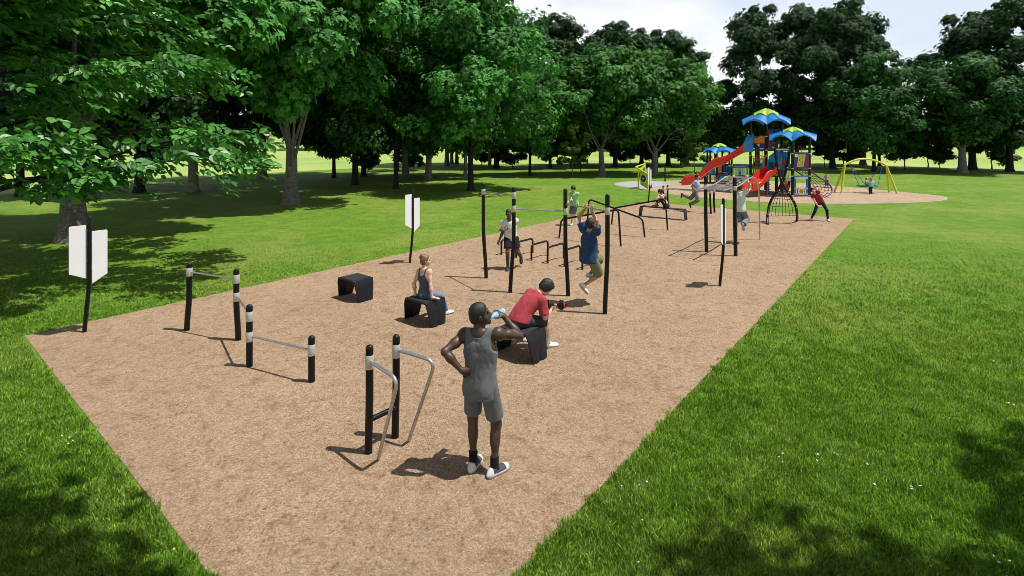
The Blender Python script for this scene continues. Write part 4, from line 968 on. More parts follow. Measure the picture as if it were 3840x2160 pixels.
def ins(a, b, k=.09): d = unit(b - a); return a + d * k, b - d * k
def panel(a, b, z0, z1, parent, mat_, name='panel', th=.03, off=0):
    a, b = V(a), V(b); d = unit(b - a); n = V(d[1], -d[0], 0) * th; m = MB(); o = V(d[1], -d[0], 0) * off
    m.prism([a + o + V(0, 0, z0), b + o + V(0, 0, z0), b + o + V(0, 0, z1), a + o + V(0, 0, z1)], n); return m.build(name, mat_, parent, bevel=.006)
def chute(path, wd, wall, parent, name='slide', mat_=RED, waves=.0):
    P_ = spline(path, 7); vs = []; fs = []; prof = [(-.5, 1), (-.53, .97), (-.47, .5), (-.40, .12), (-.2, 0), (0, -.03), (.2, 0), (.40, .12), (.47, .5), (.53, .97), (.5, 1), (.56, 1.02), (.60, .95), (.56, .4), (.47, -.06), (.2, -.2), (0, -.22), (-.2, -.2), (-.47, -.06), (-.56, .4), (-.60, .95), (-.56, 1.02)]
    n = len(prof)
    for i, p in enumerate(P_):
        d = P_[min(i + 1, len(P_) - 1)] - P_[max(i - 1, 0)]; d = unit(d * V(1, 1, 0)); sd2 = V(-d[1], d[0], 0); f = i / (len(P_) - 1)
        wv = 1 + waves * math.sin(f * 4 * PI + .6); wl = wall * (1 + .20 * math.sin(f * 5 * PI + 1.0)) * (1 if f < .9 else 1 - (f - .9) * 4)
        for x, z in prof: vs.append(p + sd2 * x * wd * wv + V(0, 0, z * wl if z > 0 else z * wall))
    for i in range(len(P_) - 1):
        for k in range(n): fs.append((i * n + k, i * n + (k + 1) % n, (i + 1) * n + (k + 1) % n, (i + 1) * n + k))
    fs += [tuple(range(n))[::-1], tuple((len(P_) - 1) * n + k for k in range(n))]
    m = MB(); m.add(vs, fs); return m.build(name, mat_, parent, sharp=34)
def hood(c, d, z0, z1, wd, parent, name='slide_hood', mat_=BLUE, depth=.55):
    """arched entry hood: two cheeks and a rounded top over a slide start; d = way down the slide"""
    d = unit(V(*d, 0)); s = V(-d[1], d[0], 0); m = MB()
    out = [(-wd * .62, 0)] + [(-wd * .62 * math.cos(a), 1 - .45 + .45 * math.sin(a)) for a in np.linspace(0, PI, 9)] + [(wd * .62, 0)]; h = z1 - z0
    inn = [(x * .80, z * .90 if z > 0 else 0) for x, z in out]
    vs = []; n = len(out)
    for dep, lowf in ((-.04, 1.0), (depth * .4, .96), (depth * .75, .78), (depth, .42)):
        for x, z in out: vs.append(V(c) + s * x + d * dep + V(0, 0, z0 + min(z, lowf) * h))
        for x, z in inn: vs.append(V(c) + s * x + d * dep + V(0, 0, z0 + min(z, lowf * .93) * h))
    fs = []
    for q in range(3):
        a, b = q * 2 * n, (q + 1) * 2 * n
        for k in range(n - 1): fs += [(a + k, b + k, b + k + 1, a + k + 1), (a + n + k, a + n + k + 1, b + n + k + 1, b + n + k)]
    for a in (0, 6 * n):
        for k in range(n - 1): fs.append((a + k, a + k + 1, a + n + k + 1, a + n + k))
    m.add(vs, fs); return m.build(name, mat_, parent, sharp=40)
def text_on(s, c, right, up, size, mat_, parent, name='lettering'):
    cu = bpy.data.curves.new(name, 'FONT'); cu.body = s; cu.size = size; cu.align_x = 'CENTER'; cu.align_y = 'CENTER'; cu.extrude = .001; cu.materials.append(mat_)
    tmp = bpy.data.objects.new('tmp', cu); COL.objects.link(tmp); dg = bpy.context.evaluated_depsgraph_get(); me = bpy.data.meshes.new_from_object(tmp.evaluated_get(dg)); bpy.data.objects.remove(tmp)
    r, u = unit(V(right)), unit(V(up)); nn = np.cross(r, u); o = link(name, me, parent); mat4 = Matrix(((r[0], u[0], nn[0], c[0]), (r[1], u[1], nn[1], c[1]), (r[2], u[2], nn[2], c[2]), (0, 0, 0, 1)))
    o.matrix_local = Matrix.Translation(-Vector(parent.location if parent.type == 'EMPTY' else parent.parent.location)) @ mat4; return o
T = V(16.9, 34.4, 0); TR = V(17.55, 32.3, 0); a0T, a0R = 246, 240
play_s = empty('play_structure', T, 0, 'large play structure with two blue petal roofs, red slides and black posts', 'playground')
# tall tower
RT = 1.08
posts(T, RT, a0T, 4.65, range(6), play_s, (1.1, 2.42, 2.78, 3.68))
deck(T, RT, a0T, 2.82, play_s); deck(T, RT, a0T, 1.16, play_s)
petal_roof('roof', ROOFB, T, 1.6, 4.44, 5.42, .36, a0T, play_s); petal_roof('roof_cap', ROOFL, T, .82, 5.02, 5.56, .20, a0T, play_s)
h = [hexa(T, RT, a0T, i) for i in range(6)]
a, b = ins(h[5], h[0]); railing(a, b, 2.9, 3.66, play_s, BLUEM, 8); panel(a + V(.06, .06, 0), b + V(.03, .08, 0), 2.9, 3.55, play_s, PURPLE)
m = MB(); d = unit(b - a); n_ = V(d[1], -d[0], 0)
m.prism([a + n_ * .05 + V(0, 0, 3.22), b + n_ * .05 + V(0, 0, 3.22), b + n_ * .05 + V(0, 0, 3.72), a + (b - a) * .7 + n_ * .05 + V(0, 0, 3.72), a + (b - a) * .45 + n_ * .05 + V(0, 0, 3.58), a + n_ * .05 + V(0, 0, 3.52)], n_ * .05); m.build('entry_arch', ORANGE, play_s, bevel=.02)
m = MB(); m.ell((a + b) / 2 + n_ * .02 + V(.05, 0, 3.12), (.12, .03, .10)); m.build('face_cutout', WHITEP, play_s)
a, b = ins(h[0], h[1]); railing(a, b, 2.9, 4.1, play_s, BLUEM, 9); panel(a + V(0, .1, 0), a + (b - a) * .35 + V(0, .1, 0), 2.9, 4.0, play_s, REDM)
a, b = ins(h[5], h[0]); railing(a, b, 1.2, 2.36, play_s, REDM, 7, 'railing', .05); a, b = ins(h[3], h[4]); railing(a, b, 1.2, 2.2, play_s, BLUEM, 7); railing(a, b, 2.9, 3.6, play_s, BLUEM, 7); a, b = ins(h[1], h[2]); railing(a, b, 2.9, 3.6, play_s, BLUEM, 7)
# ladder inside and orange loop
m = MB(); q = (h[0] + T) / 2 + V(-.25, .35, 0)
for k in (-.2, .2): m.tube([q + V(k, 0, 1.15), q + V(k, 0, 2.8)], .018, 8)
for z in np.arange(1.35, 2.75, .27): m.tube([q + V(-.2, 0, z), q + V(.2, 0, z)], .016, 8)
m.build('rung_ladder', ORANGE, play_s)
m = MB(); p = h[0] + V(-.10, -.05, 0); m.tube(arc_path([p + V(.08, 0, 2.36), p + V(-.05, -.05, 2.36), p + V(-.62, -.35, .04), p + V(.04, -.08, .1)], .1, 6), .038, 10); m.build('climbing_loop', ORANGE, play_s, sharp=60)
m = MB(); m.prism([p + V(-.25, -.2, .55), p + V(-.62, -.2, 1.0), p + V(-.1, -.2, 1.1)], (0, .03, 0)); m.build('tri_panel', PURPLE, play_s)
# stairs with rails left of the tall tower
m = MB(); e = h[4]
for k in range(4): m.box(e + V(-.25 - .28 * k, .5 + .1 * k, .95 - .23 * k), (.30, .8, .06))
m.build('stair', DECK, play_s)
for k in (.12, .88): railing(e + V(-.15, k, 0), e + V(-1.15, k + .35, 0), .55, 1.75 - .2, play_s, BLUEM, 5, 'stair_rail')
# long slide
c = (h[5] + h[4]) / 2 * .35 + h[5] * .65
hood((15.95, 34.33, 0), (-.93, .36), 2.66, 3.78, .78, play_s)
chute([(15.85, 34.36, 2.80), (15.45, 34.5, 2.66), (14.9, 34.72, 2.30), (14.3, 34.95, 1.86), (13.75, 35.17, 1.60), (13.2, 35.38, 1.16), (12.75, 35.56, .72), (12.35, 35.72, .46), (12.0, 35.86, .40), (11.8, 35.94, .40)], .74, .46, play_s, waves=.05)
for x, y, z in ((12.25, 35.72, .4), (13.6, 35.2, 1.35)): m = MB(); m.tube([(x + .1, y - .32, -.03), (x + .1, y - .32, z)], .035, 10); m.build('slide_leg', BLUEM, play_s)
# right tower
posts(TR, 1.05, a0R, 3.62, range(6), play_s, (.06, 1.26, 1.72, 2.62)); deck(TR, 1.05, a0R, 1.66, play_s)
petal_roof('roof', ROOFB, TR, 1.44, 3.38, 4.15, .38, a0R, play_s); petal_roof('roof_cap', ROOFL, TR, .61, 3.92, 4.28, .13, a0R, play_s)
hr = [hexa(TR, 1.05, a0R, i) for i in range(6)]; a, b = ins(hr[0], hr[1]); n_ = V(0, -1, 0)
pa = panel(a, b, 1.72, 2.66, play_s, PURPLE, 'play_panel'); bar(a + V(0, 0, 2.68), b + V(0, 0, 2.68), .02, play_s, 'top_rail', BLUEM)
w_ = np.linalg.norm(b - a); X = lambda u: a + (b - a) * u
m = MB(); m.prism([X(.30) + V(0, -.05, 2.58), X(.20) + V(0, -.05, 1.86), X(.21) + V(0, -.05, 1.82), X(.62) + V(0, -.05, 1.82), X(.66) + V(0, -.05, 1.86), X(.80) + V(0, -.05, 2.54), X(.78) + V(0, -.05, 2.58)], (0, .018, 0)); m.build('maze_plate', LIMEM, pa, org=play_s.location)
for u, z in ((.38, 2.24), (.57, 2.33), (.57, 2.12)):
    m = MB(); m.lathe([(.085, 0), (.085, .01)], X(u) + V(0, -.052, z), np.array([[1, 0, 0], [0, 0, -1], [0, 1, 0]]).T, 18); m.build('white_ring', WHITEP, pa, org=play_s.location)
    m = MB(); m.lathe([(.062, 0), (.062, .016)], X(u) + V(0, -.058, z), np.array([[1, 0, 0], [0, 0, -1], [0, 1, 0]]).T, 18); m.build('spinner', RED, pa, org=play_s.location)
m = MB(); f_ = [X(.15) + V(math.cos(k * PI / 10) * (.105 + .012 * math.cos(k * PI / 2)), -.035, 2.5 + math.sin(k * PI / 10) * (.105 + .012 * math.cos(k * PI / 2))) for k in range(20)]; m.prism(f_, (0, -.015, 0)); m.build('flower', WHITEP, pa, org=play_s.location)
m = MB(); dots = random.Random(2)
for _ in range(34): u, z = dots.uniform(.27, .7), dots.choice([dots.uniform(1.88, 2.05), dots.uniform(2.36, 2.5)]); m.box(X(u) + V(0, -.053, z), (.02, .006, .012))
m.build('maze_holes', BLACK, pa, org=play_s.location)
m = MB(); q = X(.72) + V(0, .5, 0); m.tube(arc_path([q + V(-.1, 0, 2.6), q + V(-.1, 0, 3.05), q + V(.1, 0, 3.05), q + V(.1, 0, 2.6)], .1, 6), .022, 8); m.build('grab_hoop', REDM, play_s)
bar(hr[1] + V(-.08, -.02, 1.75), hr[1] + V(-.08, -.02, 2.55), .02, play_s, 'side_rail', REDM)
# picture panel below the deck

ib = MB()

ib.prism([X(0) + V(0, -.0, .05), X(1) + V(0, 0, .05), X(1) + V(0, 0, .12), X(0) + V(0, 0, .12)], (0, -.035, 0)); ib.prism([X(0) + V(0, 0, 1.20), X(1) + V(0, 0, 1.20), X(1) + V(0, 0, 1.28), X(0) + V(0, 0, 1.28)], (0, -.035, 0))
for u0, u1 in ((0, .15), (.85, 1)): ib.prism([X(u0) + V(0, 0, .12), X(u1) + V(0, 0, .12), X(u1) + V(0, 0, 1.20), X(u0) + V(0, 0, 1.20)], (0, -.035, 0))
for u0, u1 in ((.22, .30), (.70, .78)): ib.prism([X(u0) + V(0, 0, .12), X(u1) + V(0, 0, .12), X(u1) + V(0, 0, .5), X(u0) + V(0, 0, .5)], (0, -.03, 0))
lp = ib.build('learning_panel', BLUEM, play_s)
LGREY = M('light_grey_plastic', (.36, .37, .40), .5)
for z in (.13, .45): m = MB(); m.prism([X(.03) + V(0, -.04, z), X(.97) + V(0, -.04, z), X(.97) + V(0, -.04, z + .11), X(.03) + V(0, -.04, z + .11)], (0, -.012, 0)); m.build('cross_board', LGREY, lp, org=play_s.location)
m = MB(); m.prism([X(.04) + V(0, -.04, 1.10), X(.96) + V(0, -.04, 1.10), X(.96) + V(0, -.04, 1.21), X(.04) + V(0, -.04, 1.21)], (0, -.01, 0)); m.build('title_board', WHITEP, lp, org=play_s.location)
text_on('Radar Landscape Board', X(.5) + V(0, -.0515, 1.155), (1, 0, 0), (0, 0, 1), .085, GREYM, lp)
m = MB(); m.prism([X(.31) + V(0, -.056, .14), X(.69) + V(0, -.056, .14), X(.69) + V(0, -.056, .54), X(.31) + V(0, -.056, .54)], (0, -.01, 0)); m.build('white_card', WHITEP, lp, org=play_s.location)
m = MB(); m.prism([X(.37) + V(0, -.068, .20), X(.63) + V(0, -.068, .20), X(.63) + V(0, -.068, .49), X(.37) + V(0, -.068, .49)], (0, -.004, 0)); m.build('yellow_label', YELLOW, lp, org=play_s.location)
for s__, z in (('Early', .43), ('Learner', .345), ('Club', .26)): text_on(s__, X(.5) + V(0, -.0735, z), (1, 0, 0), (0, 0, 1), .09, BLACK, lp)
# short slide with its blue hood
hood((16.62, 32.15, 0), (-.92, -.38), 1.62, 2.75, .66, play_s); panel(hr[5] + V(.1, 0, 0), hr[0] + V(-.1, .06, 0), 1.7, 2.72, play_s, BLUE, 'hood_wing')
chute([(16.75, 32.22, 1.74), (16.25, 32.03, 1.56), (15.8, 31.85, 1.28), (15.35, 31.67, 1.0), (14.95, 31.5, .68), (14.6, 31.37, .46), (14.3, 31.25, .40), (14.15, 31.19, .40)], .74, .44, play_s, waves=.05)
m = MB(); m.tube([(15.55, 31.45, -.03), (15.55, 31.45, .9)], .04, 10); m.build('slide_leg', BLUEM, play_s)
m = MB(); m.tube(arc_path([(14.05, 30.95, -.03), (14.1, 31.0, .36), (14.5, 31.3, .36)], .15, 6), .04, 10); m.build('slide_leg', BLUEM, play_s, sharp=60)
# link deck, bridge rail and lower things between the towers
m = MB(); m.prism([h[0] + V(.1, -.1, 1.06), h[1] + V(-.1, -.1, 1.06), hr[4] + V(-.1, .1, 1.2), hr[5] + V(.1, .1, 1.2)], (0, 0, .09)); m.build('link_deck', DECK, play_s)
railing(h[1] + V(-.12, -.1, 0), hr[4] + V(-.02, .12, 0), 1.3, 2.3, play_s, BLUEM, 8); railing(h[0] + V(.1, -.1, 0), hr[5] + V(.1, .1, 0), 1.3, 2.3, play_s, BLUEM, 7)
m = MB(); q = TR + V(-.35, .2, 0); m.box(q + V(0, 0, .45), (.5, .05, .36), R3(0, 18, 0)); m.build('spin_board', RED, play_s, bevel=.02); bar(hr[5] + V(.05, 0, .2), hr[0] + V(-.05, .1, .28), .045, play_s, 'foot_bar', BLUEM)
m = MB(); m.prism([q + V(.25, .5, .5), q + V(.4, .5, .55), q + V(.2, .5, 1.5), q + V(.05, .5, 1.5)], (0, .05, 0)); m.build('curved_board', ORANGE, play_s)
m = MB(); q = V(16.4, 33.0, 0); m.tube([q + V(0, 0, -.03), q + V(0, 0, 1.15)], .035, 8)
for z in (.3, .62, .95): m.lathe([(.13, z - .012), (.14, z), (.13, z + .012)], q, None, 14)
m.build('disc_climber', PURPLEM, play_s)
# curved net climber on the right
r1 = spline([(17.95, 32.85, 1.55), (18.45, 32.8, 1.18), (18.85, 32.7, .86), (19.05, 32.55, .52), (18.85, 32.3, .22), (18.5, 32.1, .0)], 6)
r2 = spline([(18.12, 31.35, 1.57), (18.55, 31.3, 1.22), (19.0, 31.25, .93), (19.3, 31.2, .55), (19.1, 31.0, .22), (18.55, 30.84, -.01)], 6)
for r_ in (r1, r2): m = MB(); m.tube(r_, .042, 12); m.build('climber_rail', PURPLEM, play_s, sharp=70)
m = MB()
for i in range(3, len(r1), 3): m.tube([r1[i], r2[i]], .012, 5)
for f_ in (.2, .4, .6, .8): m.tube([r1[i] + (r2[i] - r1[i]) * f_ for i in range(1, len(r1) - 1)], .012, 5)
m.build('climber_net', ROPE, play_s, sharp=80); bar(r1[18], r2[18], .026, play_s, 'climber_bar', PURPLEM)

# small tower for the youngest, further back
S = V(16.55, 41.2, 0); a0S = 236
sm = empty('small_play_tower', S, 0, 'smaller play tower with one blue petal roof behind the long red slide', 'playground')
posts(S, .95, a0S, 2.55, range(6), sm, (.35, 1.45)); deck(S, .95, a0S, .75, sm); petal_roof('roof', ROOFB, S, 1.30, 2.33, 3.04, .32, a0S, sm); petal_roof('roof_cap', ROOFL, S, .56, 2.86, 3.2, .12, a0S, sm)
hs_ = [hexa(S, .95, a0S, i) for i in range(6)]
hood((15.75, 40.95, 0), (-.9, -.4), .75, 1.75, .6, sm); chute([(15.7, 40.9, .80), (15.2, 40.7, .62), (14.6, 40.45, .34), (14.1, 40.25, .22), (13.8, 40.1, .20)], .55, .24, sm, waves=.04)
a, b = ins(hs_[0], hs_[1]); railing(a, b, .85, 1.4, sm, BLUEM, 6); panel(a + V(0, .08, 0), a + (b - a) * .4 + V(0, .08, 0), .85, 1.4, sm, ORANGE)
panel(a, b, .05, .68, sm, PURPLE, 'bubble_panel')
for u, m_ in ((.25, BLUE), (.72, LIME)): m = MB(); m.ell(a + (b - a) * u + V(.02, -.06, .42), (.2, .12, .2)); m.build('bubble', m_, sm)
a, b = ins(hs_[1], hs_[2]); m = MB()
for k in range(3): m.box((a + b) / 2 + V(.3 + .3 * k, -.25 - .12 * k, .62 - .22 * k), (.34, .8, .05), R3(0, 0, -22))
m.build('stair', DECK, sm)
for o_ in (-.4, .42): railing((a + b) / 2 + V(.15 + o_ * .35, -.2 + o_, 0), (a + b) / 2 + V(1.05 + o_ * .35, -.55 + o_, 0), .25, 1.35, sm, BLUEM, 5, 'stair_rail')
a, b = ins(hs_[2], hs_[3]); panel(a, b, .8, 1.5, sm, PURPLE)
m = MB(); q = V(18.6, 40.2, 0); m.tube(arc_path([q + V(0, 0, -.03), q + V(0, 0, .95), q + V(-.7, .2, .95)], .08, 5), .03, 8); m.build('hand_rail', BLUEM, sm, sharp=60)

# lime play panels at the grey patch
lp_ = empty('sensory_panels', (8.95, 36.6, 0), 0, 'two lime framed play panels standing in a V on the grey rubber patch', 'play panel')
A_, B_, C__ = V(8.95, 36.6, 0), V(9.41, 35.8, 0), V(9.62, 37.35, 0)
for p, z in ((A_, 1.42), (B_, 1.08), (C__, 1.70)): m = MB(); m.tube([p + V(0, 0, -.03), p + V(0, 0, z)], .05, 12); m.build('post', LIMEM, lp_)
d = unit(B_ - A_); m = MB(); m.tube([A_ - d * .3 + V(0, 0, 1.52), B_ + V(0, 0, 1.08)], .05, 10); m.build('top_rail', LIMEM, lp_); d2 = unit(C__ - A_); m = MB(); m.tube([A_ - d * .3 + V(0, 0, 1.5), C__ + V(0, 0, 1.72)], .05, 10); m.build('top_rail', LIMEM, lp_)
m = MB(); X1 = lambda f_, z: A_ + (B_ - A_) * f_ + V(0, 0, z); m.prism([X1(.28, .30), X1(1, .06), X1(1, 1.08), X1(.22, 1.34)], V(-.05, -.03, 0)); fp = m.build('front_panel', LIMEM, lp_, bevel=.01)
nn = unit(np.cross(B_ - A_, V(0, 0, 1))); cc = X1(.60, .74)
fr_ = np.stack([unit(B_ - A_), V(0, 0, 1), np.cross(unit(B_ - A_), V(0, 0, 1))], 1)
m = MB(); m.lathe([(.30, 0), (.30, .07)], cc, fr_, 24); m.build('drum_rim', WHITEP, fp, org=lp_.location); m = MB(); m.lathe([(.245, .07), (.245, .078)], cc, fr_, 24); m.build('drum_face', BLACK, fp, org=lp_.location)
m = MB(); m.box(cc + fr_ @ V(0, 0, .085), (.035, .035, .035)); [m.tube([cc + fr_ @ V(0, 0, .084), cc + fr_ @ V(.16 * math.cos(k * 1.05), .16 * math.sin(k * 1.05), .084)], .007, 5) for k in range(6)]; m.build('drum_hand', WHITEP, fp, org=lp_.location)
m = MB(); X2 = lambda f_, z: A_ + (C__ - A_) * f_ + V(0, 0, z); m.prism([X2(.30, 1.2), X2(.85, 1.36), X2(.85, .95), X2(.42, .35)], V(.03, -.03, 0)); m.build('back_panel', PURPLE, lp_)
m = MB(); [m.prism([X2(f0, z0), X2(f1, z1), X2(f1, z1 + .14), X2(f0, z0 + .14)], V(.04, -.04, 0)) for f0, z0, f1, z1 in ((.05, 1.25, .95, 1.5),)]; m.prism([X2(.30, .25), X2(.42, .25), X2(.30, 1.25), X2(.2, 1.2)], V(.04, -.04, 0)); m.build('back_frame', LIMEM, lp_)
m = MB(); m.tube([A_ + V(.1, -.1, .93), A_ + V(.42, -.12, .93)], .09, 12); m.build('speaking_tube', BLUE, lp_)
panel(B_ + V(.06, -.02, 0), B_ + V(.32, .15, 0), .08, .42, lp_, MAROON, 'maroon_panel')

# yellow arch with the basket swing
sw = empty('basket_swing', (23, 33.6, 0), 0, 'yellow arched frame with blue ropes and a round green basket seat', 'swing')
L1, L2, R1, R2_ = V(21.28, 34.13, -.03), V(21.25, 33.34, -.03), V(24.75, 33.91, -.03), V(24.64, 33.04, -.03)
jl, jr = V(21.72, 33.72, 1.83), V(24.28, 33.5, 1.78); top = V(22.95, 33.6, 2.22)
def inv_u(a, j, b): return spline([a, a + (j - a) * .5, a + (j - a) * .86 + V(0, 0, -.02), j, b + (j - b) * .86 + V(0, 0, -.02), b + (j - b) * .5, b], 7)
for a, j_, b in ((L1, jl, L2), (R1, jr, R2_)): m = MB(); m.tube(inv_u(a, j_, b), .058, 12); m.build('leg_pair', LIMEM, sw, sharp=70)
m = MB(); m.tube(spline([jl + V(-.05, 0, -.04), jl + (top - jl) * .25 + V(0, 0, .07), jl + (top - jl) * .6 + V(0, 0, .09), top, jr + (top - jr) * .6 + V(0, 0, .09), jr + (top - jr) * .25 + V(0, 0, .07), jr + V(.05, 0, -.04)], 7), .062, 14); m.build('arch', LIMEM, sw, sharp=70)
sc_ = V(23.02, 33.5, .46)
m = MB(); m.tube([sc_ + V(.55 * math.cos(a), .55 * math.sin(a), 0) for a in np.linspace(0, 2 * PI, 28)[:-1]], .04, 8, closed=True); [m.tube([sc_ + V(k, -math.sqrt(.3 - k * k), -.02), sc_ + V(k, math.sqrt(.3 - k * k), -.02)], .012, 5) for k in np.linspace(-.45, .45, 9)]; [m.tube([sc_ + V(-math.sqrt(.3 - k * k), k, -.02), sc_ + V(math.sqrt(.3 - k * k), k, -.02)], .012, 5) for k in np.linspace(-.45, .45, 9)]; m.build('basket_seat', GREENM, sw, sharp=70)
for x, hk in ((-1, V(22.0, 33.7, 1.86)), (1, V(24.0, 33.5, 1.84))):
    m = MB(); m.ell(hk, (.04, .04, .06), None, 8); m.build('hanger', COLLAR, sw)
    for y in (-.5, .5):
        m = MB(); m.tube([hk, sc_ + V(x * (.2 if y > 0 else .36), y * .95, .02)], .017, 6); m.build('rope', ROPEB, sw)
# ---------------------------------------------------------------- people
def to_local(loc, rz):
    c, s_ = math.cos(-rz), math.sin(-rz)
    def f(x, y, z): x, y = x - loc[0], y - loc[1]; return V(c * x - s_ * y, s_ * x + c * y, z)
    return f
def tl(rz):
    c, s_ = math.cos(-rz), math.sin(-rz); return lambda x, y, z: V(c * x - s_ * y, s_ * x + c * y, z)
def facing(dx, dy): return math.atan2(-dx, dy)
C_TANK = cloth('grey_tank_top', (.118, .124, .134), .9); C_SHORT = cloth('grey_shorts', (.11, .115, .125), .9); C_SOCK = cloth('black_sock', (.006, .006, .007), .2)
SNK = M('white_sneaker', (.60, .60, .60), .55, bump=.3, var=.06); SNK_S = M('sneaker_sole', (.40, .41, .39), .6); SNK_D = M('sneaker_mesh', (.035, .04, .055), .7, bump=.6)
# 1 the man drinking
L0 = (-.32, 5.42, 0); q = lambda x, y, z: V(x + .32, y - 5.42, z)
Jm = person('man in grey tank top and shorts drinking from a blue bottle, back turned', L0, 0, 1.80,
    dict(pel=q(-.325, 5.42, .955), pr=(2, 0, -30), cr=(4, -3, -24), hr=(-9, 4, -78),
         armR=(q(-.085, 5.60, 1.575), (.5, -.5, -.8)), armL=(q(-.515, 5.30, 1.125), (-1, -.45, .1)), shR=V(.015, .02, .045), shL=V(.0, 0, .02),
         legL=(q(-.41, 5.475, .082), (-.15, 1, .0), (.32, .95, 0), (0, 0, 1)), legR=(q(-.185, 5.375, .082), (.5, .8, 0), (.72, .69, 0), (0, 0, 1)),
         handR=dict(f=(-.62, -.02, .48), n=(-.30, .1, -.9), curl=62, tn=.5), handL=dict(f=(.85, .45, -.35), n=(.35, .6, -.2), curl=38)),
    [('tank_top', 'tank', C_TANK, dict(e=.012, hem=-.13, scoop=False, loose=.95)), ('shorts', 'shorts', C_SHORT, dict(e=.013, f=.80, loose=.016, top=-.02)), ('sock', 'socks', C_SOCK, dict(f=.26)), ('s', 'shoes', [SNK, SNK_S, SNK_D])],
    SK_DARK, ('buzz', HAIRB), vox=.0062, bw=1.0, beard='goatee')
# bottle held to the mouth
mo = Jm['H'] + Jm['Rh'] @ V(0, .108, -.06); hw = Jm['Wr']['R'] + V(-.62, -.02, .48) / .785 * .075 + V(-.01, .01, -.02)
mo_w, hw_w = world(Jm, mo), world(Jm, hw); ax = unit(hw_w - mo_w); Rb = frame(ax)
bt = empty('water_bottle', mo_w, 0, 'translucent blue sports bottle the man is drinking from', 'bottle')
BOT = M('blue_bottle', (.22, .42, .72), .25, var=.05, coat=.3); BOTD = M('blue_bottle_cap', (.34, .52, .80), .3, var=.05)
m = MB(); m.lathe([(.010, .0), (.014, .012), (.017, .04), (.018, .05), (.032, .075), (.036, .09), (.036, .15), (.033, .16), (.033, .17), (.036, .18), (.036, .225), (.034, .235)], mo_w - ax * .004, Rb, 20); m.build('bottle_body', BOT, bt, sharp=60)
m = MB(); m.lathe([(.0355, .236), (.0365, .24), (.0365, .27), (.03, .277)], mo_w - ax * .004, Rb, 20); m.build('bottle_base', BOTD, bt, sharp=60)
m = MB(); m.tube(spline([Jm['N'] + Jm['Rc'] @ V(-.062, -.0, .035), Jm['N'] + Jm['Rc'] @ V(0, -.068, .012), Jm['N'] + Jm['Rc'] @ V(.066, .0, .03), Jm['N'] + Jm['Rc'] @ V(.03, .08, .0)], 6), .0026, 6); nk = m.build('necklace', M('gold_chain', (.5, .35, .12), .35, .9), Jm['root'], org=(0, 0, 0))
# 2 the woman in blue on the middle bench
rz = rad(-39); f = to_local((-1.67, 9.93), rz); C_BLUE = cloth('slate_blue_stretch', (.060, .072, .092), .5); C_BLUE2 = cloth('blue_leggings', (.125, .20, .33), .4)
person('woman in a slate blue sleeveless suit with auburn bun sitting, seen from behind', (-1.67, 9.93, 0), rz, 1.56,
    dict(pel=f(-1.655, 9.91, .565), pr=(-12, 0, 0), cr=(6, -6, 4), hr=(0, 2, -32),
         armL=(f(-1.86, 9.96, .495), (-1, -.9, .2)), armR=(f(-1.50, 9.72, .495), (.6, -1, .2)),
         legL=(f(-1.52, 10.36, .08), (0, .4, 1), (-.1, 1, 0), (0, 0, 1)), legR=(f(-1.30, 10.30, .08), (0, .4, 1), (.1, 1, 0), (0, 0, 1)),
         handL=dict(f=(-.35, .8, -.1), n=(0, 0, -1), curl=8), handR=dict(f=(.75, .6, -.1), n=(0, 0, -1), curl=8)),
    [('suit_top', 'tank', C_BLUE, dict(e=.009, scoop=True, hem=-.12)), ('leggings', 'pants', C_BLUE2, dict(e=.009, f=.93, loose=0)), ('s', 'shoes', SHOE_W)], SK_LIGHT, ('bun', HAIRA), vox=.009, female=True, bw=.92)
# 3 the man in red with the dumbbell
rz = rad(-44); f = to_local((.15, 8.4), rz); C_RED = cloth('red_polo', (.33, .042, .055), .9); C_GR = cloth('dark_grey_shorts', (.035, .036, .042), .5)
Jr = person('man in red polo shirt bent forward on a bench with a dumbbell', (.15, 8.4, 0), rz, 1.74,
    dict(pel=f(.13, 8.42, .585), pr=(20, 0, 0), cr=(54, 8, -8), hr=(48, 6, -18),
         armR=(f(.655, 8.60, .66), (.3, -.6, -.8)), armL=(f(.50, 8.98, .58), (-.6, .1, -.6)),
         legL=(f(.26, 8.96, .08), (-.2, .3, 1), (-.05, 1, 0), (0, 0, 1)), legR=(f(.60, 8.68, .08), (.3, .3, 1), (.45, .9, 0), (0, 0, 1)),
         handR=dict(f=(.5, .75, .5), n=(-.4, -.1, .9), curl=75), handL=dict(curl=20)),
    [('polo_shirt', 'tee', C_RED, dict(e=.018, sl=.85, hem=-.06, loose=1.06, lz=.02)), ('shorts', 'shorts', C_GR, dict(e=.016, f=.97, loose=.012)), ('sock', 'socks', SHOE_W, dict(f=.3)), ('s', 'shoes', SHOE_W)], SK_LIGHT, ('full', HAIRB), vox=.009)
hw = world(Jr, Jr['Wr']['R'] + unit(V(.5, .75, .5)) * .085 + V(-.02, 0, .03)); ax = unit(V(.93, -.33, .1)); Rb = frame(ax); db = empty('dumbbell', hw, 0, 'black plate dumbbell with a red collar in the right hand of the man in red', 'dumbbell')
IRON = M('black_iron', (.012, .012, .014), .45, .3, bump=.3)
m = MB(); m.tube([hw - ax * .20, hw + ax * .22], .0135, 10); m.build('handle_bar', IRON, db)
for sg in (-1, 1):
    m = MB(); [m.lathe([(r_ * .92, z - .011), (r_, z - .006), (r_, z + .006), (r_ * .92, z + .011)], hw, Rb, 20) for r_, z in ((.072, sg * .082), (.086, sg * .108), (.078, sg * .134), (.058, sg * .158))]; m.build('weight_plate', IRON, db, sharp=50)
    m = MB(); m.lathe([(.024, sg * .170 - .008), (.03, sg * .170), (.024, sg * .170 + .008)], hw, Rb, 12); m.build('red_collar', RED, db)
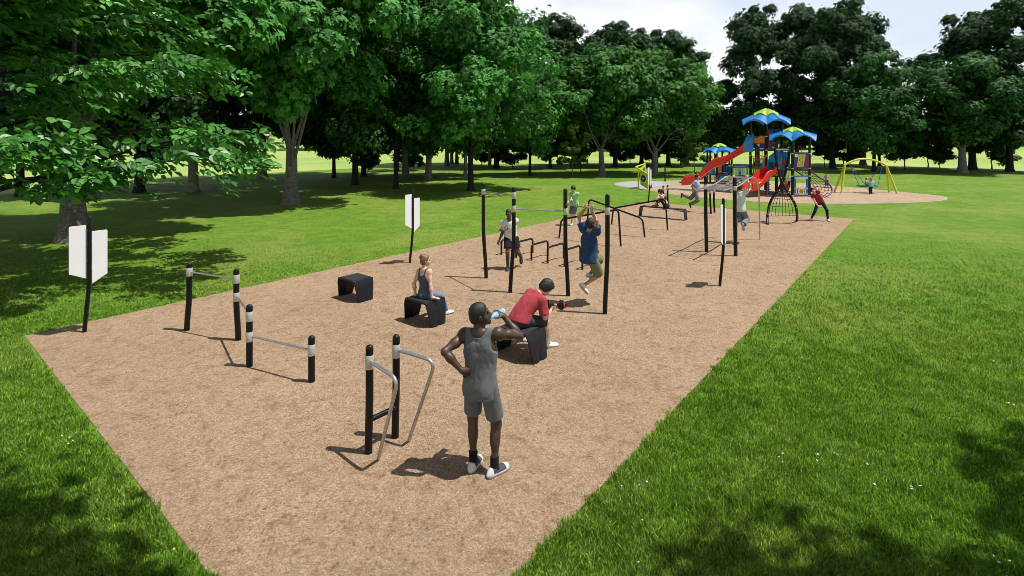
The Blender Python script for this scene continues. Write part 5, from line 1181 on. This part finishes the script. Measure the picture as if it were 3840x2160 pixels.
# 4 the runner
rz = rad(176); f = to_local((.23, 13.95), rz); C_WH = cloth('off_white_tee', (.62, .62, .57), .5); C_BK = cloth('black_shorts', (.012, .012, .013), .4); C_CH = cloth('charcoal_sleeve', (.045, .05, .055), .2)
person('bearded man in white tee and black shorts jogging past the second pull-up post', (.10, 13.95, 0), rz, 1.66,
    dict(pel=f(.10, 13.95, .865), pr=(4, 0, 4), cr=(8, 6, 6), hr=(8, 8, 8),
         armR=(f(-.21, 13.82, .80), (-.3, -.4, 0)), armL=(f(-.08, 13.67, 1.08), (.9, -.6, -.6)),
         legR=(f(.02, 13.80, .085), (0, 1, 0), (.05, 1, -.05), (0, 0, 1)), legL=(f(.37, 14.20, .26), (-.1, 1, -.2), (-.05, .45, -.9)),
         handL=dict(f=(.95, .2, .15), n=(0, -1, 0), curl=30), handR=dict(curl=35)),
    [('tee_shirt', 'tee', C_WH, dict(e=.02, sl=.62, hem=-.10, loose=1.0)), ('shorts', 'shorts', C_BK, dict(e=.022, f=.72, loose=.025)), ('calf_sleeve', 'socks', C_CH, dict(f=.86)), ('s', 'shoes', SHOE_D)], SK_DARK2, ('buzz', HAIRB), vox=.0095, bw=1.05, beard='full')
# 5 the man hanging from the bar
rz = facing(.857, .515); f = to_local((1.62, 10.88), rz); C_NAVY = cloth('navy_tee', (.022, .050, .125), .6); C_OL = cloth('olive_shorts', (.15, .17, .085), .5)
person('man in navy tee and olive shorts hanging by his hands from a bar', (1.62, 10.88, 0), rz, 1.76,
    dict(pel=f(1.63, 10.86, 1.02), pr=(-4, 0, 0), cr=(2, 0, 6), hr=(4, 0, 10), shR=V(.015, .02, .10), shL=V(-.015, .02, .10),
         armR=(f(1.655, 10.745, 2.015), (.9, -.25, -.1)), armL=(f(1.545, 10.935, 2.015), (-.9, -.25, -.1)),
         legR=(f(1.50, 10.78, .45), (0, 1, -.15), (.2, .6, -.75)), legL=(f(1.66, 11.02, .62), (-.1, 1, .1), (.1, .9, -.4)),
         handR=dict(f=(0, .2, 1), n=(0, 1, -.3), curl=70), handL=dict(f=(0, .25, 1), n=(0, 1, -.3), curl=60)),
    [('tee_shirt', 'tee', C_NAVY, dict(e=.024, sl=.55, hem=-.10, loose=1.06)), ('shorts', 'shorts', C_OL, dict(e=.024, f=.92, loose=.035)), ('s', 'shoes', SHOE_W)], SK_TAN, ('short', HAIRB), vox=.009)
# 6 the man checking his watch
rz = facing(-.5, -.86); f = to_local((2.48, 20.97), rz); C_MINT = cloth('mint_tee', (.27, .56, .25), .4); C_DEN = cloth('grey_denim_shorts', (.10, .10, .135), .5)
Jg = person('man in mint green tee and grey denim shorts looking at his watch', (2.48, 20.97, 0), rz, 1.62,
    dict(pel=f(2.52, 20.95, .875), pr=(0, 0, 0), cr=(6, 0, -4), hr=(20, 0, 4),
         armL=(f(2.34, 20.72, 1.08), (.8, .1, -.5)), armR=(f(2.28, 20.76, 1.0), (-.6, -.1, -.9)),
         legR=(f(2.42, 20.92, .08), (0, 1, 0), (-.1, 1, 0), (0, 0, 1)), legL=(f(2.62, 21.22, .30), (0, 1, .1), (0, .5, -.8)),
         handL=dict(f=(-.9, .35, 0), n=(0, -.2, -1), curl=30)),
    [('tee_shirt', 'tee', C_MINT, dict(e=.022, sl=.7, hem=-.09, loose=1.05)), ('shorts', 'shorts', C_DEN, dict(e=.022, f=.95, loose=.025)), ('s', 'shoes', M('mint_shoe', (.34, .62, .40), .5))], SK_LIGHT, ('full', HAIRB), vox=.0105)
m = MB(); w0 = Jg['Wr']['L']; dd = unit(Jg['El']['L'] - w0); m.tube([w0 + dd * .012, w0 + dd * .04], .031, 12); m.build('wrist_watch', BLACKP, Jg['root'], org=(0, 0, 0))
# 7 the woman doing sit-ups
rz = facing(-.76, .65); f = to_local((6.75, 22.88), rz); C_LEG = cloth('black_leggings', (.014, .014, .017), .3)
person('dark-haired woman in black sports bra doing sit-ups on the long bench', (6.75, 22.88, 0), rz, 1.64,
    dict(pel=f(6.80, 22.82, .585), pr=(8, 0, 0), cr=(26, 0, 0), hr=(38, 0, 0),
         armL=(f(6.50, 22.92, 1.0), (-.7, .3, -.8)), armR=(f(6.60, 23.03, 1.0), (.7, .3, -.8)),
         legL=(f(6.40, 23.10, .56), (0, .3, 1), (0, 1, -.1), (0, 0, 1)), legR=(f(6.50, 23.20, .56), (0, .3, 1), (0, 1, -.1), (0, 0, 1)), handL=dict(curl=80), handR=dict(curl=80)),
    [('sports_bra', 'bra', C_LEG, dict(e=.009)), ('leggings', 'pants', C_LEG, dict(e=.010, f=.62, loose=.006)), ('s', 'shoes', M('red_shoe', (.45, .02, .045), .5))], SK_LIGHT, ('tail', HAIRB), vox=.0105, female=True, bw=.92)
# 8 the man on the parallel bars
rz = facing(.777, -.6285); f = to_local((8.92, 24.84), rz); C_SKY = cloth('pale_blue_polo', (.27, .40, .56), .5); C_KH = cloth('khaki_trousers', (.17, .16, .145), .5)
person('man in pale blue polo and khaki trousers holding himself up on the parallel bars', (8.92, 24.84, 0), rz, 1.76,
    dict(pel=f(8.86, 24.89, 1.00), pr=(10, 0, 0), cr=(6, 0, 0), hr=(0, 0, 0),
         armR=(f(8.76, 24.62, 1.07), (.2, -1, 0)), armL=(f(9.08, 25.03, 1.07), (-.2, -1, 0)),
         legR=(f(8.62, 24.95, .36), (0, 1, -.1), (0, .35, -.92)), legL=(f(8.34, 25.28, .78), (0, .6, -.8), (0, -.1, -1)), handR=dict(f=(0, .25, -1), n=(-1, 0, 0), curl=70), handL=dict(f=(0, .25, -1), n=(1, 0, 0), curl=70)),
    [('polo_shirt', 'tee', C_SKY, dict(e=.018, sl=.6, hem=-.06, loose=1.0)), ('trousers', 'pants', C_KH, dict(e=.018, f=.95, loose=.022)), ('s', 'shoes', SHOE_D)], SK_TAN, ('short', HAIRBR), vox=.0115)
# 9 the man under the overhead ladder
rz = facing(*U); f = to_local((7.64, 17.36), rz); C_WT = cloth('white_tee', (.60, .64, .64), .5); C_GP = cloth('grey_trousers', (.17, .185, .19), .6)
person('man in white tee and grey trousers hanging under the overhead ladder', (7.64, 17.36, 0), rz, 1.74,
    dict(pel=f(7.64, 17.36, 1.19), pr=(-4, 0, 0), cr=(3, 0, 0), hr=(10, 0, 0), shR=V(.01, .02, .09), shL=V(-.01, .02, .09),
         armR=(f(7.86, 17.30, 2.17), (.9, -.4, -.2)), armL=(f(7.52, 17.55, 2.17), (-.9, -.4, -.2)),
         legR=(f(7.66, 17.12, .66), (.1, 1, -.1), (.1, .3, -.95)), legL=(f(7.48, 17.2, .80), (0, 1, 0), (0, .3, -.95)), handR=dict(f=(0, .2, 1), n=(0, 1, -.3), curl=70), handL=dict(f=(0, .2, 1), n=(0, 1, -.3), curl=70)),
    [('tee_shirt', 'tee', C_WT, dict(e=.024, sl=.5, hem=-.10, loose=1.06)), ('trousers', 'pants', C_GP, dict(e=.022, f=.95, loose=.03)), ('s', 'shoes', M('brown_shoe', (.06, .035, .02), .6))], SK_LIGHT, ('short', HAIRBR), vox=.0105)
# 10 the woman stretching
rz = rad(176); f = to_local((13.2, 22.2), rz); C_CR = cloth('crimson_tee', (.27, .022, .022), .6); C_NL = cloth('navy_leggings', (.012, .015, .035), .3)
person('smiling woman in crimson tee and navy leggings stretching sideways with one arm raised', (13.2, 22.2, 0), rz, 1.66,
    dict(pel=f(13.24, 22.22, .80), pr=(6, 14, 0), cr=(14, 38, 0), hr=(10, 44, 8),
         armL=(f(12.74, 22.0, 1.66), (0, -.2, 1)), armR=(f(13.02, 21.92, .60), (1, -.2, .2)),
         legR=(f(12.94, 22.33, .085), (.4, 1, 0), (.75, .66, 0), (0, 0, 1)), legL=(f(13.46, 22.02, .085), (-.1, 1, 0), (.1, .99, 0), (0, 0, 1)), handL=dict(curl=10), handR=dict(f=(-.8, .3, -.3), n=(0, -1, 0), curl=20)),
    [('tee_shirt', 'tee', C_CR, dict(e=.014, sl=.35, hem=-.02, loose=.98)), ('leggings', 'pants', C_NL, dict(e=.010, f=.94, loose=0)), ('s', 'shoes', SHOE_W)], SK_LIGHT, ('short', HAIRBR), vox=.0105, female=True, bw=.95)
# children
def child(label, loc, rz, h, pose, top, bot, hair_, long_=False, z0=0.0):
    s = h / 1.78; C = lambda n, c: cloth(n, c, .3)
    base = dict(pel=V(0, 0, .93 * s), hr=(0, 0, 0), armL=((-.30 * s, .05 * s, .72 * s), (-1, -.5, 0)), armR=((.30 * s, .05 * s, .72 * s), (1, -.5, 0)), legL=((-.10 * s, 0, .085 * s), (0, 1, 0), (-.1, 1, 0), (0, 0, 1)), legR=((.10 * s, .05 * s, .085 * s), (0, 1, 0), (.1, 1, 0), (0, 0, 1)), butt=0)
    for k, v in pose.items(): base[k] = tuple(V(x) * s if i == 0 else x for i, x in enumerate(v)) if k in ('armL', 'armR', 'legL', 'legR') else (V(v) * s if k == 'pel' else v)
    return person(label, loc, rz, h, base, [('tee_shirt', 'tee', top, dict(e=.03, sl=.7, hem=-.08, loose=1.05)), ('trousers', 'pants', bot, dict(e=.025, f=.95, loose=.015)), ('s', 'shoes', SHOE_D)], SK_LIGHT, ('long' if long_ else 'short', hair_), vox=.0125, hs=1.32, bw=1.0)
C_PINK = cloth('pink_top', (.50, .10, .11), .3); C_GYT = cloth('grey_child_tee', (.32, .30, .33), .3); C_LB = cloth('light_blue_child_tee', (.30, .48, .60), .3); C_TQ = cloth('turquoise_child_tee', (.20, .50, .60), .3); C_DK = cloth('dark_trousers', (.015, .017, .025), .3); C_DN = cloth('denim', (.06, .10, .16), .3); C_BKT = cloth('black_child_tee', (.02, .02, .025), .3)
SIT = dict(pel=(0, 0, .16), pr=(-8, 0, 0), legL=((-.12, .78, .10), (0, 0, 1), (0, .25, 1)), legR=((.12, .80, .10), (0, 0, 1), (0, .25, 1)), armL=((-.30, .25, .20), (-1, -.4, 0)), armR=((.30, .25, .20), (1, -.4, 0)))
dsl = facing(-.93, .36)
child('girl in black top sitting at the foot of the long red slide', (12.10, 35.82, .42), dsl, .98, SIT, C_BKT, C_DN, HAIRBR, True)
child('dark-haired boy in grey tee sitting behind the girl on the long red slide', (12.62, 35.60, .66), dsl, 1.02, SIT, C_GYT, C_DN, HAIRB)
child('child in pink top and dark trousers beside the small tower', (16.96, 38.3, .01), facing(.8, -.3), 1.07, dict(armR=((.25, .45, .95), (1, -.3, 0))), C_PINK, C_DK, HAIRBR, True)
child('child in pale top on the lower deck behind the red railing', (16.62, 34.0, 1.16), facing(-.3, -.9), 1.0, {}, C_LB, C_DN, HAIRL)
child('fair-haired child in light blue long tee looking up near the tower', (20.0, 37.3, .01), facing(-.6, -.8), .95, dict(hr=(-18, 0, 0), armL=((-.15, .3, .98), (-1, -.3, 0)), armR=((.15, .3, .98), (1, -.3, 0))), C_LB, C_DK, HAIRL)
child('toddler in grey tee walking behind the purple net climber', (23.2, 38.1, .01), facing(-.3, -.95), .95, dict(legL=((-.10, .22, .085), (0, 1, 0), (0, 1, 0), (0, 0, 1)), legR=((.10, -.2, .12), (0, 1, 0), (0, 1, -.2)), armL=((.0, .25, .98), (-1, -.3, 0)), armR=((.45, .0, .85), (1, -.5, 0))), C_GYT, C_DK, HAIRBR)
child('girl in grey dress sitting in the round green basket swing', (22.98, 33.45, .47), facing(.55, -.82), .95, dict(SIT, legL=((.12, .55, .12), (-.2, 0, 1), (.3, .6, .4)), legR=((.32, .5, .12), (0, 0, 1), (.3, .6, .4))), C_GYT, C_DN, HAIRL, True)
child('boy in turquoise tee and dark trousers, hands on hips, facing the swing', (22.72, 32.7, .01), facing(.1, 1), 1.03, dict(armL=((-.2, .08, .98), (-1, -.2, .1)), armR=((.2, .08, .98), (1, -.2, .1))), C_TQ, C_DK, HAIRL)
